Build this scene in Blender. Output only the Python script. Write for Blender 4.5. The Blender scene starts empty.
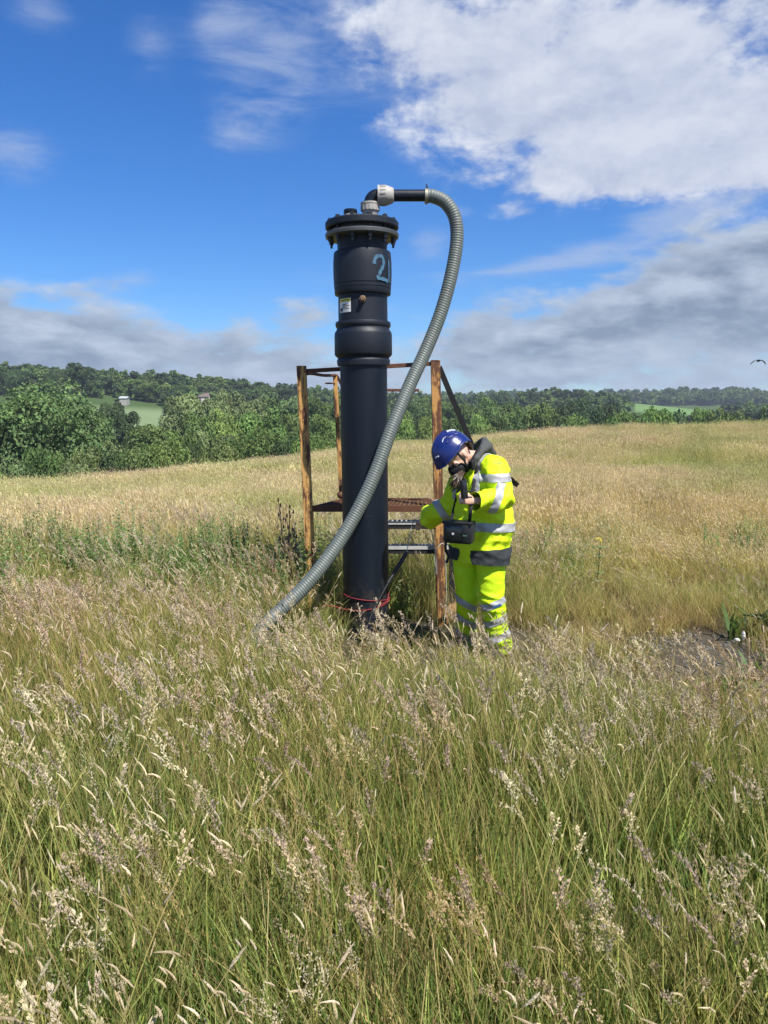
import bpy, bmesh, math, random
import numpy as np
from mathutils import Vector, Matrix, noise as mnoise
R = math.radians
random.seed(7)
rng = np.random.default_rng(11)
scene = bpy.context.scene
COL = scene.collection

# ------------------------------------------------------------------ camera
CAM_H, PITCH, FPX = 1.7, R(7.41), 769.0
cam_d = bpy.data.cameras.new('camera')
cam_d.sensor_fit = 'VERTICAL'; cam_d.sensor_height = 32.0
cam_d.lens = 32.0*FPX/1024.0
cam_d.clip_start = 0.05; cam_d.clip_end = 8000
cam = bpy.data.objects.new('camera', cam_d); COL.objects.link(cam)
cam.location = (0, 0, CAM_H); cam.rotation_euler = (R(90)-PITCH, 0, 0)
scene.camera = cam

# ------------------------------------------------------------------ light
SUN_EL, SUN_AZ = R(56), R(142)              # azimuth clockwise from +Y: high behind the camera, to the right
SUN = Vector((math.sin(SUN_AZ)*math.cos(SUN_EL), math.cos(SUN_AZ)*math.cos(SUN_EL), math.sin(SUN_EL)))
sl = bpy.data.lights.new('sun', 'SUN'); sl.energy = 5.0; sl.angle = R(0.6); sl.color = (1.0, .95, .87)
so = bpy.data.objects.new('sun', sl); COL.objects.link(so)
so.rotation_euler = (-SUN).to_track_quat('-Z', 'Y').to_euler()
vs = scene.view_settings
scene.display_settings.display_device = 'sRGB'
vs.view_transform = 'Standard'; vs.look = 'None'; vs.gamma = 1.0; vs.use_curve_mapping = False
vs.exposure = 0.72
try:
    scene.cycles.max_bounces = 6; scene.cycles.transparent_max_bounces = 8
    scene.cycles.diffuse_bounces = 3; scene.cycles.glossy_bounces = 3; scene.cycles.volume_bounces = 0
except Exception: pass

def P(px, py, Y):
    """the point of the place at depth Y that the photograph shows at (px, py)"""
    a = (px-384)/FPX; b = (512-py)/FPX
    dy = math.cos(PITCH)+b*math.sin(PITCH); dz = -math.sin(PITCH)+b*math.cos(PITCH)
    return Vector((a*Y/dy, Y, CAM_H+dz*Y/dy))
def azel(px, py):
    p = P(px, py, 1.0)-Vector((0, 0, CAM_H))
    return math.atan2(p.x, p.y), math.atan2(p.z, math.hypot(p.x, p.y))

# ------------------------------------------------------------------ node helper
class NX:
    """a socket with arithmetic"""
    def __init__(s, nt, sock): s.nt = nt; s.k = sock
    def _m(s, op, o=None, o2=None):
        n = s.nt.nodes.new('ShaderNodeMath'); n.operation = op
        for i, v in enumerate((s, o, o2)):
            if v is None: continue
            if isinstance(v, NX): s.nt.links.new(v.k, n.inputs[i])
            else: n.inputs[i].default_value = v
        return NX(s.nt, n.outputs[0])
    def __add__(s, o): return s._m('ADD', o)
    def __sub__(s, o): return s._m('SUBTRACT', o)
    def __mul__(s, o): return s._m('MULTIPLY', o)
    def __truediv__(s, o): return s._m('DIVIDE', o)
    def exp(s): return s._m('EXPONENT')
    def max(s, o): return s._m('MAXIMUM', o)
    def min(s, o): return s._m('MINIMUM', o)
    def smooth(s, lo, hi):
        n = s.nt.nodes.new('ShaderNodeMapRange'); n.interpolation_type = 'SMOOTHSTEP'
        s.nt.links.new(s.k, n.inputs['Value']); n.inputs['From Min'].default_value = lo; n.inputs['From Max'].default_value = hi
        return NX(s.nt, n.outputs['Result'])
def nmix(nt, f, a, b, blend='MIX'):
    n = nt.nodes.new('ShaderNodeMix'); n.data_type = 'RGBA'; n.blend_type = blend
    ins = [i for i in n.inputs if i.enabled]
    for sck, v in zip((n.inputs[0], n.inputs[6], n.inputs[7]), (f, a, b)):
        if isinstance(v, NX): nt.links.new(v.k, sck)
        elif isinstance(v, bpy.types.NodeSocket): nt.links.new(v, sck)
        elif isinstance(v, (int, float)): sck.default_value = v
        else: sck.default_value = tuple(v)+((1,) if len(v) == 3 else ())
    return n.outputs[2]
def nnoise(nt, vec, scale, detail=4, rough=.55, dist=0.0, off=(0, 0, 0), stretch=None):
    if stretch or any(off):
        mp = nt.nodes.new('ShaderNodeMapping'); nt.links.new(vec, mp.inputs['Vector'])
        mp.inputs['Location'].default_value = off
        if stretch: mp.inputs['Scale'].default_value = stretch
        vec = mp.outputs[0]
    n = nt.nodes.new('ShaderNodeTexNoise'); nt.links.new(vec, n.inputs['Vector'])
    n.inputs['Scale'].default_value = scale; n.inputs['Detail'].default_value = detail
    n.inputs['Roughness'].default_value = rough; n.inputs['Distortion'].default_value = dist
    return NX(nt, n.outputs['Fac'])

# ------------------------------------------------------------------ sky
world = bpy.data.worlds.new('World'); scene.world = world; world.use_nodes = True
def build_sky():
    nt = world.node_tree; nt.nodes.clear()
    out = nt.nodes.new('ShaderNodeOutputWorld'); bg = nt.nodes.new('ShaderNodeBackground')
    nt.links.new(bg.outputs[0], out.inputs[0]); bg.inputs['Strength'].default_value = 0.091
    sky = nt.nodes.new('ShaderNodeTexSky'); sky.sky_type = 'NISHITA'; sky.sun_disc = False
    sky.sun_elevation = SUN_EL; sky.sun_rotation = SUN_AZ; sky.altitude = 100
    sky.air_density = 1.0; sky.dust_density = 0.25; sky.ozone_density = 3.0
    hs = nt.nodes.new('ShaderNodeHueSaturation'); nt.links.new(sky.outputs[0], hs.inputs['Color'])
    hs.inputs['Saturation'].default_value = SKY_SAT; hs.inputs['Value'].default_value = SKY_VAL
    skyc = nmix(nt, 1.0, hs.outputs[0], SKY_TINT, 'MULTIPLY')
    tc = nt.nodes.new('ShaderNodeTexCoord'); g = tc.outputs['Generated']
    sep = nt.nodes.new('ShaderNodeSeparateXYZ'); nt.links.new(g, sep.inputs[0])
    x, y, z = (NX(nt, sep.outputs[i]) for i in range(3))
    az = x._m('ARCTAN2', y); el = z._m('ARCSINE')
    zz = z.max(0.0)+0.16
    cmb = nt.nodes.new('ShaderNodeCombineXYZ')
    nt.links.new((x/zz).k, cmb.inputs[0]); nt.links.new((y/zz).k, cmb.inputs[1])
    pc = cmb.outputs[0]
    # a second set of coordinates that keeps the height of a heaped cloud
    cm2 = nt.nodes.new('ShaderNodeCombineXYZ')
    nt.links.new(az.k, cm2.inputs[0]); nt.links.new((el*1.7).k, cm2.inputs[1])
    pd = cm2.outputs[0]
    def blobs(lst):
        acc = None
        for (px, py, sx, sy, w, *rot) in lst:
            a0, e0 = azel(px, py)
            da = az-a0; de = el-e0
            if rot:
                c, s = math.cos(R(rot[0])), math.sin(R(rot[0]))
                da, de = da*c+de*s, de*c-da*s
            da = da*(FPX/sx); de = de*(FPX/sy)
            t = ((da*da+de*de)*-1.0).exp()*w
            acc = t if acc is None else acc+t
        return acc
    col = skyc
    # --- behind the camera and overhead: broken cloud
    back = (y*-1.0).smooth(-.45, .15)
    nb = nnoise(nt, pc, 1.1, 8, .58, .2)
    db = (nb+back*.0).smooth(.50, .66)*back
    col = nmix(nt, db*.85, col, (6.2, 6.3, 6.6))
    # --- thin veils high up
    thin = blobs([(270, 85, 60, 45, .55, 30), (300, 20, 80, 40, .3), (15, 152, 38, 22, .6), (150, 50, 26, 34, .32), (40, 12, 30, 16, .4),
                  (230, 135, 26, 14, .35), (430, 246, 26, 20, .5), (560, 262, 90, 13, .5, 8), (470, 275, 70, 10, .35, 6), (640, 235, 80, 16, .5, 12), (215, 25, 22, 26, .35),
                  (690, 215, 60, 22, .5), (110, 285, 44, 12, .5, 12), (335, 275, 40, 12, .5), (400, 60, 60, 60, .35)])
    nw = nnoise(nt, pd, 9.0, 11, .64, .35, (3, 1, 0), (.62, 1.5, 1))
    gw = (thin*2.2).min(1.0)
    dw = (thin+(nw-.5)*gw*2.3).smooth(.12, 1.0)
    col = nmix(nt, dw*.62, col, CL_THIN)
    # --- the bright broken mass upper right
    m1 = blobs([(590, 20, 190, 75, 1.15), (690, 110, 120, 70, 1.1), (470, 50, 75, 42, .95), (455, 118, 64, 26, 1.0), (560, 120, 90, 48, .9), (600, 155, 46, 22, .65),
                (530, 185, 66, 22, .8), (505, 214, 34, 10, .75), (750, 150, 60, 42, .9), (700, 160, 60, 18, .6), (400, 15, 50, 30, .5), (830, 60, 120, 120, .9), (640, 182, 40, 9, .5)])
    hole = blobs([(752, 62, 28, 26, .85), (655, 165, 52, 13, .6, -14), (530, 150, 24, 9, .35, -20), (425, 92, 22, 9, .3)])
    na = nnoise(nt, pd, 8.0, 12, .62, .1, (2.3, .7, 0))
    na2 = nnoise(nt, pd, 8.0, 12, .62, .1, (2.3+.022, .7+.045, 0))        # the same cloud a little towards the sun
    g1 = (m1*1.6).min(1.0)
    d1 = (m1*.74-hole+(na-.5)*g1*4.3).smooth(.18, 1.15)
    lit = ((na-na2)*3.2+.52).max(0.0).min(1.0)
    thick = m1.smooth(.9, 2.0)
    c1 = nmix(nt, lit, CL_SHADE, CL_LIT)
    c1 = nmix(nt, thick*.42, c1, CL_THICK)
    col = nmix(nt, d1*.95, col, c1)
    # --- the grey bank along the horizon, higher towards the right
    m2 = blobs([(740, 298, 105, 52, 1.2), (610, 330, 130, 42, 1.15), (500, 352, 90, 34, 1.0), (790, 268, 70, 36, .9), (40, 338, 105, 34, 1.0), (160, 352, 130, 31, 1.05),
                (285, 362, 90, 28, .95), (300, 312, 52, 20, .55), (105, 286, 44, 10, .6, 14), (384, 392, 700, 24, .75), (400, 325, 30, 30, .3), (-80, 342, 110, 50, 1), (880, 280, 150, 80, 1.1)])
    ng = nnoise(nt, pd, 8.5, 12, .58, .1, (7.1, 4.2, 0), (1, 1.45, 1))
    ng2 = nnoise(nt, pd, 8.5, 12, .58, .1, (7.1+.02, 4.2+.05, 0), (1, 1.45, 1))
    gq = (m2*1.8).min(1.0)
    d2 = (m2*.72+(ng-.5)*gq*3.3).smooth(.24, .95)
    lit2 = ((ng-ng2)*3.6+.42).max(0.0).min(1.0)
    edge = (m2*.72+(ng-.5)*3.3).smooth(1.25, .5)
    c2 = nmix(nt, lit2, GR_SHADE, GR_LIT)
    c2 = nmix(nt, edge*.45, c2, GR_EDGE)
    low = el.smooth(.09, .0)
    c2 = nmix(nt, low*.35, c2, GR_LOW)
    col = nmix(nt, d2*.96, col, c2)
    nt.links.new(col, bg.inputs['Color'])
SKY_SAT, SKY_VAL, SKY_TINT = 1.30, 1.0, (.54, .735, 1.0)
CL_THIN = (3.2, 3.8, 5.1); CL_LIT = (5.5, 5.75, 6.3); CL_SHADE = (3.1, 3.5, 4.7); CL_THICK = (3.8, 4.2, 5.1)
GR_SHADE = (1.6, 2.05, 2.85); GR_LIT = (3.5, 4.05, 4.9); GR_EDGE = (4.2, 4.8, 5.7); GR_LOW = (2.5, 3.2, 4.3)
build_sky()

# ------------------------------------------------------------------ object helpers
def link(name, me, mat=None, parent=None, loc=None, smooth=False):
    o = bpy.data.objects.new(name, me); COL.objects.link(o)
    if mat is not None: me.materials.append(mat)
    if parent is not None: o.parent = parent
    if loc is not None: o.location = loc
    if smooth: me.polygons.foreach_set('use_smooth', [True]*len(me.polygons))
    return o
def tag(o, label=None, cat=None, group=None, kind=None):
    if label: o['label'] = label
    if cat: o['category'] = cat
    if group: o['group'] = group
    if kind: o['kind'] = kind
    return o
def empty(name, loc, label, cat, group=None):
    o = bpy.data.objects.new(name, None); COL.objects.link(o); o.location = loc
    o.empty_display_size = .1
    return tag(o, label, cat, group)
class MB:
    """collects shapes; build() links them as one mesh, in world coordinates"""
    def __init__(s): s.v = []; s.f = []; s.c = None
    def add(s, V, F):
        n = len(s.v); s.v += [tuple(p) for p in V]; s.f += [tuple(i+n for i in f) for f in F]
    def tube(s, pts, rad, seg=12, cap=True, up=None, flat=1.0):
        """sweep; rad a number or one per point; flat squeezes the section along its second axis"""
        pts = [Vector(p) for p in pts]; n = len(pts)
        if not hasattr(rad, '__len__'): rad = [rad]*n
        T = []
        for i in range(n):
            t = pts[min(i+1, n-1)]-pts[max(i-1, 0)]; T.append(t.normalized())
        a = Vector(up) if up else (Vector((0, 0, 1)) if abs(T[0].z) < .9 else Vector((0, 1, 0)))
        V = []; prev = (a-T[0]*a.dot(T[0])).normalized()
        for i in range(n):
            u = (prev-T[i]*prev.dot(T[i])).normalized(); w = T[i].cross(u); prev = u
            r = rad[i]; ru, rw = r if hasattr(r, '__len__') else (r, r*flat)
            for k in range(seg):
                q = 2*math.pi*k/seg
                V.append(pts[i]+u*(ru*math.cos(q))+w*(rw*math.sin(q)))
        F = [(i*seg+k, i*seg+(k+1) % seg, (i+1)*seg+(k+1) % seg, (i+1)*seg+k) for i in range(n-1) for k in range(seg)]
        if cap:
            F.append(tuple(range(seg-1, -1, -1))); F.append(tuple((n-1)*seg+k for k in range(seg)))
        s.add(V, F); return s
    def lathe(s, base, axis, prof, seg=40, up=None):
        """prof: (distance along axis, radius)"""
        base = Vector(base); ax = Vector(axis).normalized()
        return s.tube([base+ax*(h+1e-5*i) for i, (h, r) in enumerate(prof)], [max(r, .0004) for h, r in prof], seg, True, up) if False else s._lathe(base, ax, prof, seg, up)
    def _lathe(s, base, ax, prof, seg, up):
        a = Vector(up) if up else (Vector((1, 0, 0)) if abs(ax.x) < .9 else Vector((0, 0, 1)))
        u = (a-ax*a.dot(ax)).normalized(); w = ax.cross(u); V = []
        for h, r in prof:
            for k in range(seg):
                q = 2*math.pi*k/seg; V.append(base+ax*h+(u*math.cos(q)+w*math.sin(q))*max(r, .0003))
        n = len(prof)
        F = [(i*seg+k, i*seg+(k+1) % seg, (i+1)*seg+(k+1) % seg, (i+1)*seg+k) for i in range(n-1) for k in range(seg)]
        F.append(tuple(range(seg-1, -1, -1))); F.append(tuple((n-1)*seg+k for k in range(seg)))
        s.add(V, F); return s
    def box(s, c, size, X=(1, 0, 0), Y=(0, 1, 0), Z=(0, 0, 1), bev=0.0):
        c = Vector(c); X, Y, Z = (Vector(a).normalized() for a in (X, Y, Z))
        bm = bmesh.new(); bmesh.ops.create_cube(bm, size=1)
        for v in bm.verts: v.co = Vector((v.co.x*size[0], v.co.y*size[1], v.co.z*size[2]))
        if bev: bmesh.ops.bevel(bm, geom=bm.edges[:], offset=bev, segments=2, affect='EDGES', profile=.5)
        bm.verts.index_update()
        s.add([c+X*v.co.x+Y*v.co.y+Z*v.co.z for v in bm.verts], [[v.index for v in f.verts] for f in bm.faces]); bm.free(); return s
    def beam(s, a, b, w, h, up=(0, 1, 0), bev=.002):
        """a bar from a to b with section w x h; up picks the side of w"""
        a, b = Vector(a), Vector(b); Z = (b-a); L = Z.length; Z.normalize()
        Yv = Vector(up); Yv = (Yv-Z*Yv.dot(Z)).normalized(); Xv = Yv.cross(Z)
        return s.box((a+b)/2, (w, h, L), Xv, Yv, Z, bev)
    def ball(s, c, r, seg=16, rings=10, X=(1, 0, 0), Y=(0, 1, 0), Z=(0, 0, 1)):
        c = Vector(c); X, Y, Z = Vector(X), Vector(Y), Vector(Z)
        r = r if hasattr(r, '__len__') else (r, r, r)
        V = []; F = []
        for i in range(1, rings):
            t = math.pi*i/rings
            for k in range(seg):
                q = 2*math.pi*k/seg
                V.append(c+X*(r[0]*math.sin(t)*math.cos(q))+Y*(r[1]*math.sin(t)*math.sin(q))+Z*(r[2]*math.cos(t)))
        top = len(V); V.append(c+Z*r[2]); bot = len(V); V.append(c-Z*r[2])
        for i in range(rings-2):
            for k in range(seg): F.append((i*seg+k, (i+1)*seg+k, (i+1)*seg+(k+1) % seg, i*seg+(k+1) % seg))
        for k in range(seg):
            F.append((top, k, (k+1) % seg)); F.append((bot, (rings-2)*seg+(k+1) % seg, (rings-2)*seg+k))
        s.add(V, F); return s
    def mesh(s, name, org=(0, 0, 0)):
        me = bpy.data.meshes.new(name); o = Vector(org)
        me.from_pydata([Vector(p)-o for p in s.v], [], s.f); me.update(); return me
    def build(s, name, mat, parent=None, smooth=True, org=None, sharp=35):
        o0 = Vector(org) if org is not None else (Vector(parent.matrix_world_translation) if False else WORG(parent))
        me = s.mesh(name, o0)
        ob = link(name, me, mat, parent, None if parent is not None else o0, smooth)
        if parent is not None: ob.location = (0, 0, 0)
        if smooth:
            try: me.set_sharp_from_angle(angle=R(sharp))
            except Exception: pass
        return ob
def WORG(p):
    o = Vector((0, 0, 0))
    while p is not None: o += Vector(p.location); p = p.parent
    return o
def crom(pts, n):
    """Catmull-Rom through 3-D points, n samples evenly by length"""
    pts = [np.array(p, float) for p in pts]; pts = [2*pts[0]-pts[1]]+pts+[2*pts[-1]-pts[-2]]
    out = []
    for i in range(1, len(pts)-2):
        p0, p1, p2, p3 = pts[i-1:i+3]
        for t in np.linspace(0, 1, 40, endpoint=False):
            out.append(.5*((2*p1)+(-p0+p2)*t+(2*p0-5*p1+4*p2-p3)*t*t+(-p0+3*p1-3*p2+p3)*t**3))
    out.append(pts[-2]); out = np.array(out)
    d = np.r_[0, np.cumsum(np.linalg.norm(np.diff(out, axis=0), axis=1))]
    q = np.linspace(0, d[-1], n)
    return [Vector([np.interp(t, d, out[:, k]) for k in range(3)]) for t in q], d[-1]

# ------------------------------------------------------------------ materials
def mat_new(name):
    m = bpy.data.materials.new(name); m.use_nodes = True
    nt = m.node_tree; b = nt.nodes['Principled BSDF']; return m, nt, b
def pm(name, col, rough=.5, metal=0.0, var=.12, vscale=6, bump=0.0, bscale=60, col2=None, c2amt=.5, c2scale=8, stretch=None, spec=.5, sheen=0):
    """plain surface with uneven tone, an optional second tone in patches, and a bump"""
    m, nt, b = mat_new(name)
    tc = nt.nodes.new('ShaderNodeTexCoord'); v = tc.outputs['Object']
    n1 = nnoise(nt, v, vscale, 6, .6, stretch=stretch)
    f = n1*(2*var)+(1-var)
    cc = nt.nodes.new('ShaderNodeCombineColor')
    for i in range(3): nt.links.new(f.k, cc.inputs[i])
    base = col
    if col2 is not None:
        n2 = nnoise(nt, v, c2scale, 8, .62, .3, (5, 3, 1), stretch)
        base = nmix(nt, n2.smooth(1-c2amt-.07, 1-c2amt+.09), col, col2)
    c = nmix(nt, 1.0, base, cc.outputs[0], 'MULTIPLY')
    nt.links.new(c, b.inputs['Base Color'])
    b.inputs['Metallic'].default_value = metal; b.inputs['Specular IOR Level'].default_value = spec
    rr = n1*.24+(rough-.12); nt.links.new(rr.k, b.inputs['Roughness'])
    if bump:
        n3 = nnoise(nt, v, bscale, 5, .6)
        bp = nt.nodes.new('ShaderNodeBump'); bp.inputs['Strength'].default_value = bump; bp.inputs['Distance'].default_value = .01
        nt.links.new(n3.k, bp.inputs['Height']); nt.links.new(bp.outputs[0], b.inputs['Normal'])
    return m
# ------------------------------------------------------------------ the land
def sstep(a, b, t):
    t = np.clip((t-a)/(b-a), 0, 1); return t*t*(3-2*t)
XC = np.array([-90, -45, -22.5, -11.2, 0, 7.6, 11.7, 22.5, 45, 90.])
ZC = np.array([-5.9, -5.1, -3.75, -2.3, -.86, -.24, .16, .46, .8, 1.1])
def g2(x, y, cx, cy, sx, sy): return np.exp(-((x-cx)/sx)**2-((y-cy)/sy)**2)
def ground(x, y):
    x = np.asarray(x, float); y = np.asarray(y, float)
    r = np.hypot(x, y)
    zc = np.interp(x, XC, ZC)
    t = np.clip((y-6)/39, 0, 1)
    field = -.04+(zc+.04)*t
    field = field+.05*np.sin(x*.55+1)*np.sin(y*.43)*sstep(5, 12, r)+.018*np.sin(x*2.3)*np.sin(y*1.9+.5)
    d = np.clip(y-45, 0, None)
    drop = np.where(d < 14, .15*d*d/28, .15*(d-7))
    zf = field-drop
    valley = -13+3.0*sstep(20, 160, x)*1.0
    hills = 24*g2(x, y, -215, 400, 165, 130)+13*g2(x, y, -60, 520, 230, 150)+27*g2(x, y, 420, 1150, 480, 330)+13*g2(x, y, 700, 900, 380, 260)\
        + 18*g2(x, y, -700, 700, 420, 300)+22*g2(x, y, -250, 1000, 400, 300)+12*g2(x, y, 150, 560, 120, 120)
    far = valley+hills
    w = sstep(75, 140, y)
    z = np.where(y > 45, np.maximum(zf, valley-2)*(1-w)+far*w, zf)
    back = sstep(0, -60, y)
    return z-back*1.5
def gz(x, y): return float(ground(x, y))
def pxy(x, y, z=None):
    """pixel of a point (for reporting only)"""
    z = gz(x, y) if z is None else z
    a = np.array([x, y, z-CAM_H]); f = np.array([0, math.cos(PITCH), -math.sin(PITCH)]); u = np.array([0, math.sin(PITCH), math.cos(PITCH)])
    d = a@f; return 384+FPX*a[0]/d, 512-FPX*(a@u)/d

def ground_mat():
    m, nt, b = mat_new('meadow_soil')
    geo = nt.nodes.new('ShaderNodeNewGeometry'); v = geo.outputs['Position']
    at = nt.nodes.new('ShaderNodeAttribute'); at.attribute_name = 'cover'
    n1 = nnoise(nt, v, .9, 8, .6); n2 = nnoise(nt, v, 14, 6, .65); n3 = nnoise(nt, v, .03, 4, .5)
    f = n1*.35+n2*.35+n3*.3
    k = f*1.3+.35
    cc = nt.nodes.new('ShaderNodeCombineColor')
    for i in range(3): nt.links.new(k.k, cc.inputs[i])
    c = nmix(nt, 1.0, at.outputs['Color'], cc.outputs[0], 'MULTIPLY')
    nt.links.new(c, b.inputs['Base Color']); b.inputs['Roughness'].default_value = .95; b.inputs['Specular IOR Level'].default_value = .15
    bp = nt.nodes.new('ShaderNodeBump'); bp.inputs['Strength'].default_value = .8; bp.inputs['Distance'].default_value = .03
    nt.links.new(n2.k, bp.inputs['Height']); nt.links.new(bp.outputs[0], b.inputs['Normal'])
    return m
BARE = [(2.30, 5.2, .40, .35), (2.50, 5.6, .36, .29), (2.1, 4.85, .27, .2)]          # the stony bare patch: x, y, half sizes
def bare(x, y):
    b = 0
    for cx, cy, sx, sy in BARE: b = b+np.exp(-((x-cx)/sx)**2-((y-cy)/sy)**2)
    b = b+.75*np.exp(-((x-.25)/.55)**2-((y-6.0)/.42)**2)                             # trodden earth round the pipe
    return np.clip(b, 0, 1)
def build_ground():
    az = np.r_[np.arange(-180, -42, 3.5), np.arange(-42, 42, .17), np.arange(42, 180, 3.5)]
    rr = [.25]
    while rr[-1] < 3600: rr.append(rr[-1]*1.045+.01)
    rr = np.array(rr); A = np.radians(az)
    X = rr[:, None]*np.sin(A)[None]; Y = rr[:, None]*np.cos(A)[None]; Z = ground(X, Y)
    na, nr = len(az), len(rr)
    V = np.c_[X.ravel(), Y.ravel(), Z.ravel()]
    V = np.vstack([V, [[0, 0, gz(0, 0)]]])
    F = []
    for i in range(nr-1):
        for k in range(na):
            k2 = (k+1) % na; F.append((i*na+k, (i+1)*na+k, (i+1)*na+k2, i*na+k2))
    for k in range(na): F.append((len(V)-1, k, (k+1) % na))
    me = bpy.data.meshes.new('ground'); me.from_pydata(V.tolist(), [], F); me.update()
    x, y = V[:, 0], V[:, 1]; r = np.hypot(x, y)
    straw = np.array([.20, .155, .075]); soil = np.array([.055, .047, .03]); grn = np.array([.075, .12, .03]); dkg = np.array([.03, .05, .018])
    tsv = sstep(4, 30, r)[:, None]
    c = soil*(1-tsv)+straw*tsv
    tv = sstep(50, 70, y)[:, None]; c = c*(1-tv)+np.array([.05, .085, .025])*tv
    bb = bare(x, y)[:, None]; c = c*(1-bb)+np.array([.078, .064, .043])*bb
    U = np.where(y > 1, x/np.maximum(y, 1), 9)
    def fieldpatch(x0, x1, y0, y1, colr):
        nonlocal c
        s = ((U > (x0-384)/FPX) & (U < (x1-384)/FPX) & (y > y0) & (y < y1))[:, None]; c = np.where(s, np.array(colr), c)
    fieldpatch(88, 245, 262, 338, (.15, .20, .095))
    fieldpatch(80, 120, 170, 215, (.36, .25, .12))
    fieldpatch(20, 60, 120, 150, (.36, .22, .10))
    fieldpatch(270, 350, 95, 128, (.15, .23, .07))
    fieldpatch(632, 716, 455, 566, (.11, .19, .06))
    fieldpatch(496, 625, 330, 420, (.15, .26, .07))
    fieldpatch(440, 500, 600, 760, (.13, .22, .07))
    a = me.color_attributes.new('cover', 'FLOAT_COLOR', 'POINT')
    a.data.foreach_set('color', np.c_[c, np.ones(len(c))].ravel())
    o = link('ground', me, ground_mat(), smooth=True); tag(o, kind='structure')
build_ground()

# ------------------------------------------------------------------ scattering
def scatter(name, protos, xyz, rot, scl, idx, label, cat):
    """one object that holds countless plants: points with a node group that sets a plant on each"""
    coll = bpy.data.collections.new(name+'_plants')
    for i, p in enumerate(protos): coll.objects.link(p)
    me = bpy.data.meshes.new(name); me.vertices.add(len(xyz)); me.vertices.foreach_set('co', np.asarray(xyz, 'f').ravel())
    for nm, tp, dat in (('rot', 'FLOAT_VECTOR', rot), ('scl', 'FLOAT_VECTOR', scl)):
        a = me.attributes.new(nm, tp, 'POINT'); a.data.foreach_set('vector', np.asarray(dat, 'f').ravel())
    a = me.attributes.new('idx', 'INT', 'POINT'); a.data.foreach_set('value', np.asarray(idx, 'i').ravel())
    o = link(name, me)
    ng = bpy.data.node_groups.new(name, 'GeometryNodeTree')
    ng.interface.new_socket('Geometry', in_out='INPUT', socket_type='NodeSocketGeometry')
    ng.interface.new_socket('Geometry', in_out='OUTPUT', socket_type='NodeSocketGeometry')
    N = ng.nodes; gi = N.new('NodeGroupInput'); go = N.new('NodeGroupOutput')
    ip = N.new('GeometryNodeInstanceOnPoints'); ci = N.new('GeometryNodeCollectionInfo')
    ci.inputs['Collection'].default_value = coll; ci.inputs['Separate Children'].default_value = True; ci.inputs['Reset Children'].default_value = True
    ip.inputs['Pick Instance'].default_value = True
    def attr(nm, dt):
        n = N.new('GeometryNodeInputNamedAttribute'); n.data_type = dt; n.inputs['Name'].default_value = nm
        return [s for s in n.outputs if s.enabled][0]
    L = ng.links.new
    L(gi.outputs[0], ip.inputs['Points']); L(ci.outputs[0], ip.inputs['Instance'])
    L(attr('idx', 'INT'), ip.inputs['Instance Index']); L(attr('rot', 'FLOAT_VECTOR'), ip.inputs['Rotation']); L(attr('scl', 'FLOAT_VECTOR'), ip.inputs['Scale'])
    L(ip.outputs[0], go.inputs[0])
    md = o.modifiers.new('plants', 'NODES'); md.node_group = ng
    tag(o, label, cat, kind='stuff'); return o
def plant_mesh(name, V, F, C, mat, smooth=False):
    me = bpy.data.meshes.new(name); me.from_pydata(V, [], F); me.update()
    a = me.color_attributes.new('col', 'FLOAT_COLOR', 'POINT')
    a.data.foreach_set('color', np.c_[np.array(C), np.ones(len(C))].ravel())
    me.materials.append(mat)
    if smooth: me.polygons.foreach_set('use_smooth', [True]*len(me.polygons))
    return bpy.data.objects.new(name, me)
def leafy_mat(name, trans=.35, patch=None, rough=.6, var=.35, tint=(1, 1, 1), huevar=.05, spec=.25):
    """leaf: its own colour attribute, a tone of its own for each plant, light passing through"""
    m, nt, b = mat_new(name); nt.nodes.remove(b)
    out = [n for n in nt.nodes if n.type == 'OUTPUT_MATERIAL'][0]
    at = nt.nodes.new('ShaderNodeAttribute'); at.attribute_name = 'col'
    oi = nt.nodes.new('ShaderNodeObjectInfo'); rnd = NX(nt, oi.outputs['Random'])
    c = at.outputs['Color']
    c = nmix(nt, 1.0, c, tuple(tint), 'MULTIPLY')
    if patch:
        geo = nt.nodes.new('ShaderNodeNewGeometry')
        n1 = nnoise(nt, geo.outputs['Position'], patch[1], 3, .6, .3, stretch=(1, 1, 0)).smooth(.42, .62)
        c = nmix(nt, n1*patch[2], c, nmix(nt, 1.0, c, patch[0], 'MULTIPLY'))
    hs = nt.nodes.new('ShaderNodeHueSaturation'); nt.links.new(c, hs.inputs['Color'])
    nt.links.new((rnd*huevar+(.5-huevar/2)).k, hs.inputs['Hue'])
    r2 = (rnd*7.31)._m('FRACT'); nt.links.new((r2*var+(1-var/2)).k, hs.inputs['Value'])
    c = hs.outputs[0]
    pb = nt.nodes.new('ShaderNodeBsdfPrincipled'); nt.links.new(c, pb.inputs['Base Color'])
    pb.inputs['Roughness'].default_value = rough; pb.inputs['Specular IOR Level'].default_value = spec
    tr = nt.nodes.new('ShaderNodeBsdfTranslucent'); nt.links.new(nmix(nt, 1.0, c, (1.15, 1.1, .75), 'MULTIPLY'), tr.inputs['Color'])
    mx = nt.nodes.new('ShaderNodeMixShader'); mx.inputs[0].default_value = trans
    nt.links.new(pb.outputs[0], mx.inputs[1]); nt.links.new(tr.outputs[0], mx.inputs[2]); nt.links.new(mx.outputs[0], out.inputs[0])
    return m
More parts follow.
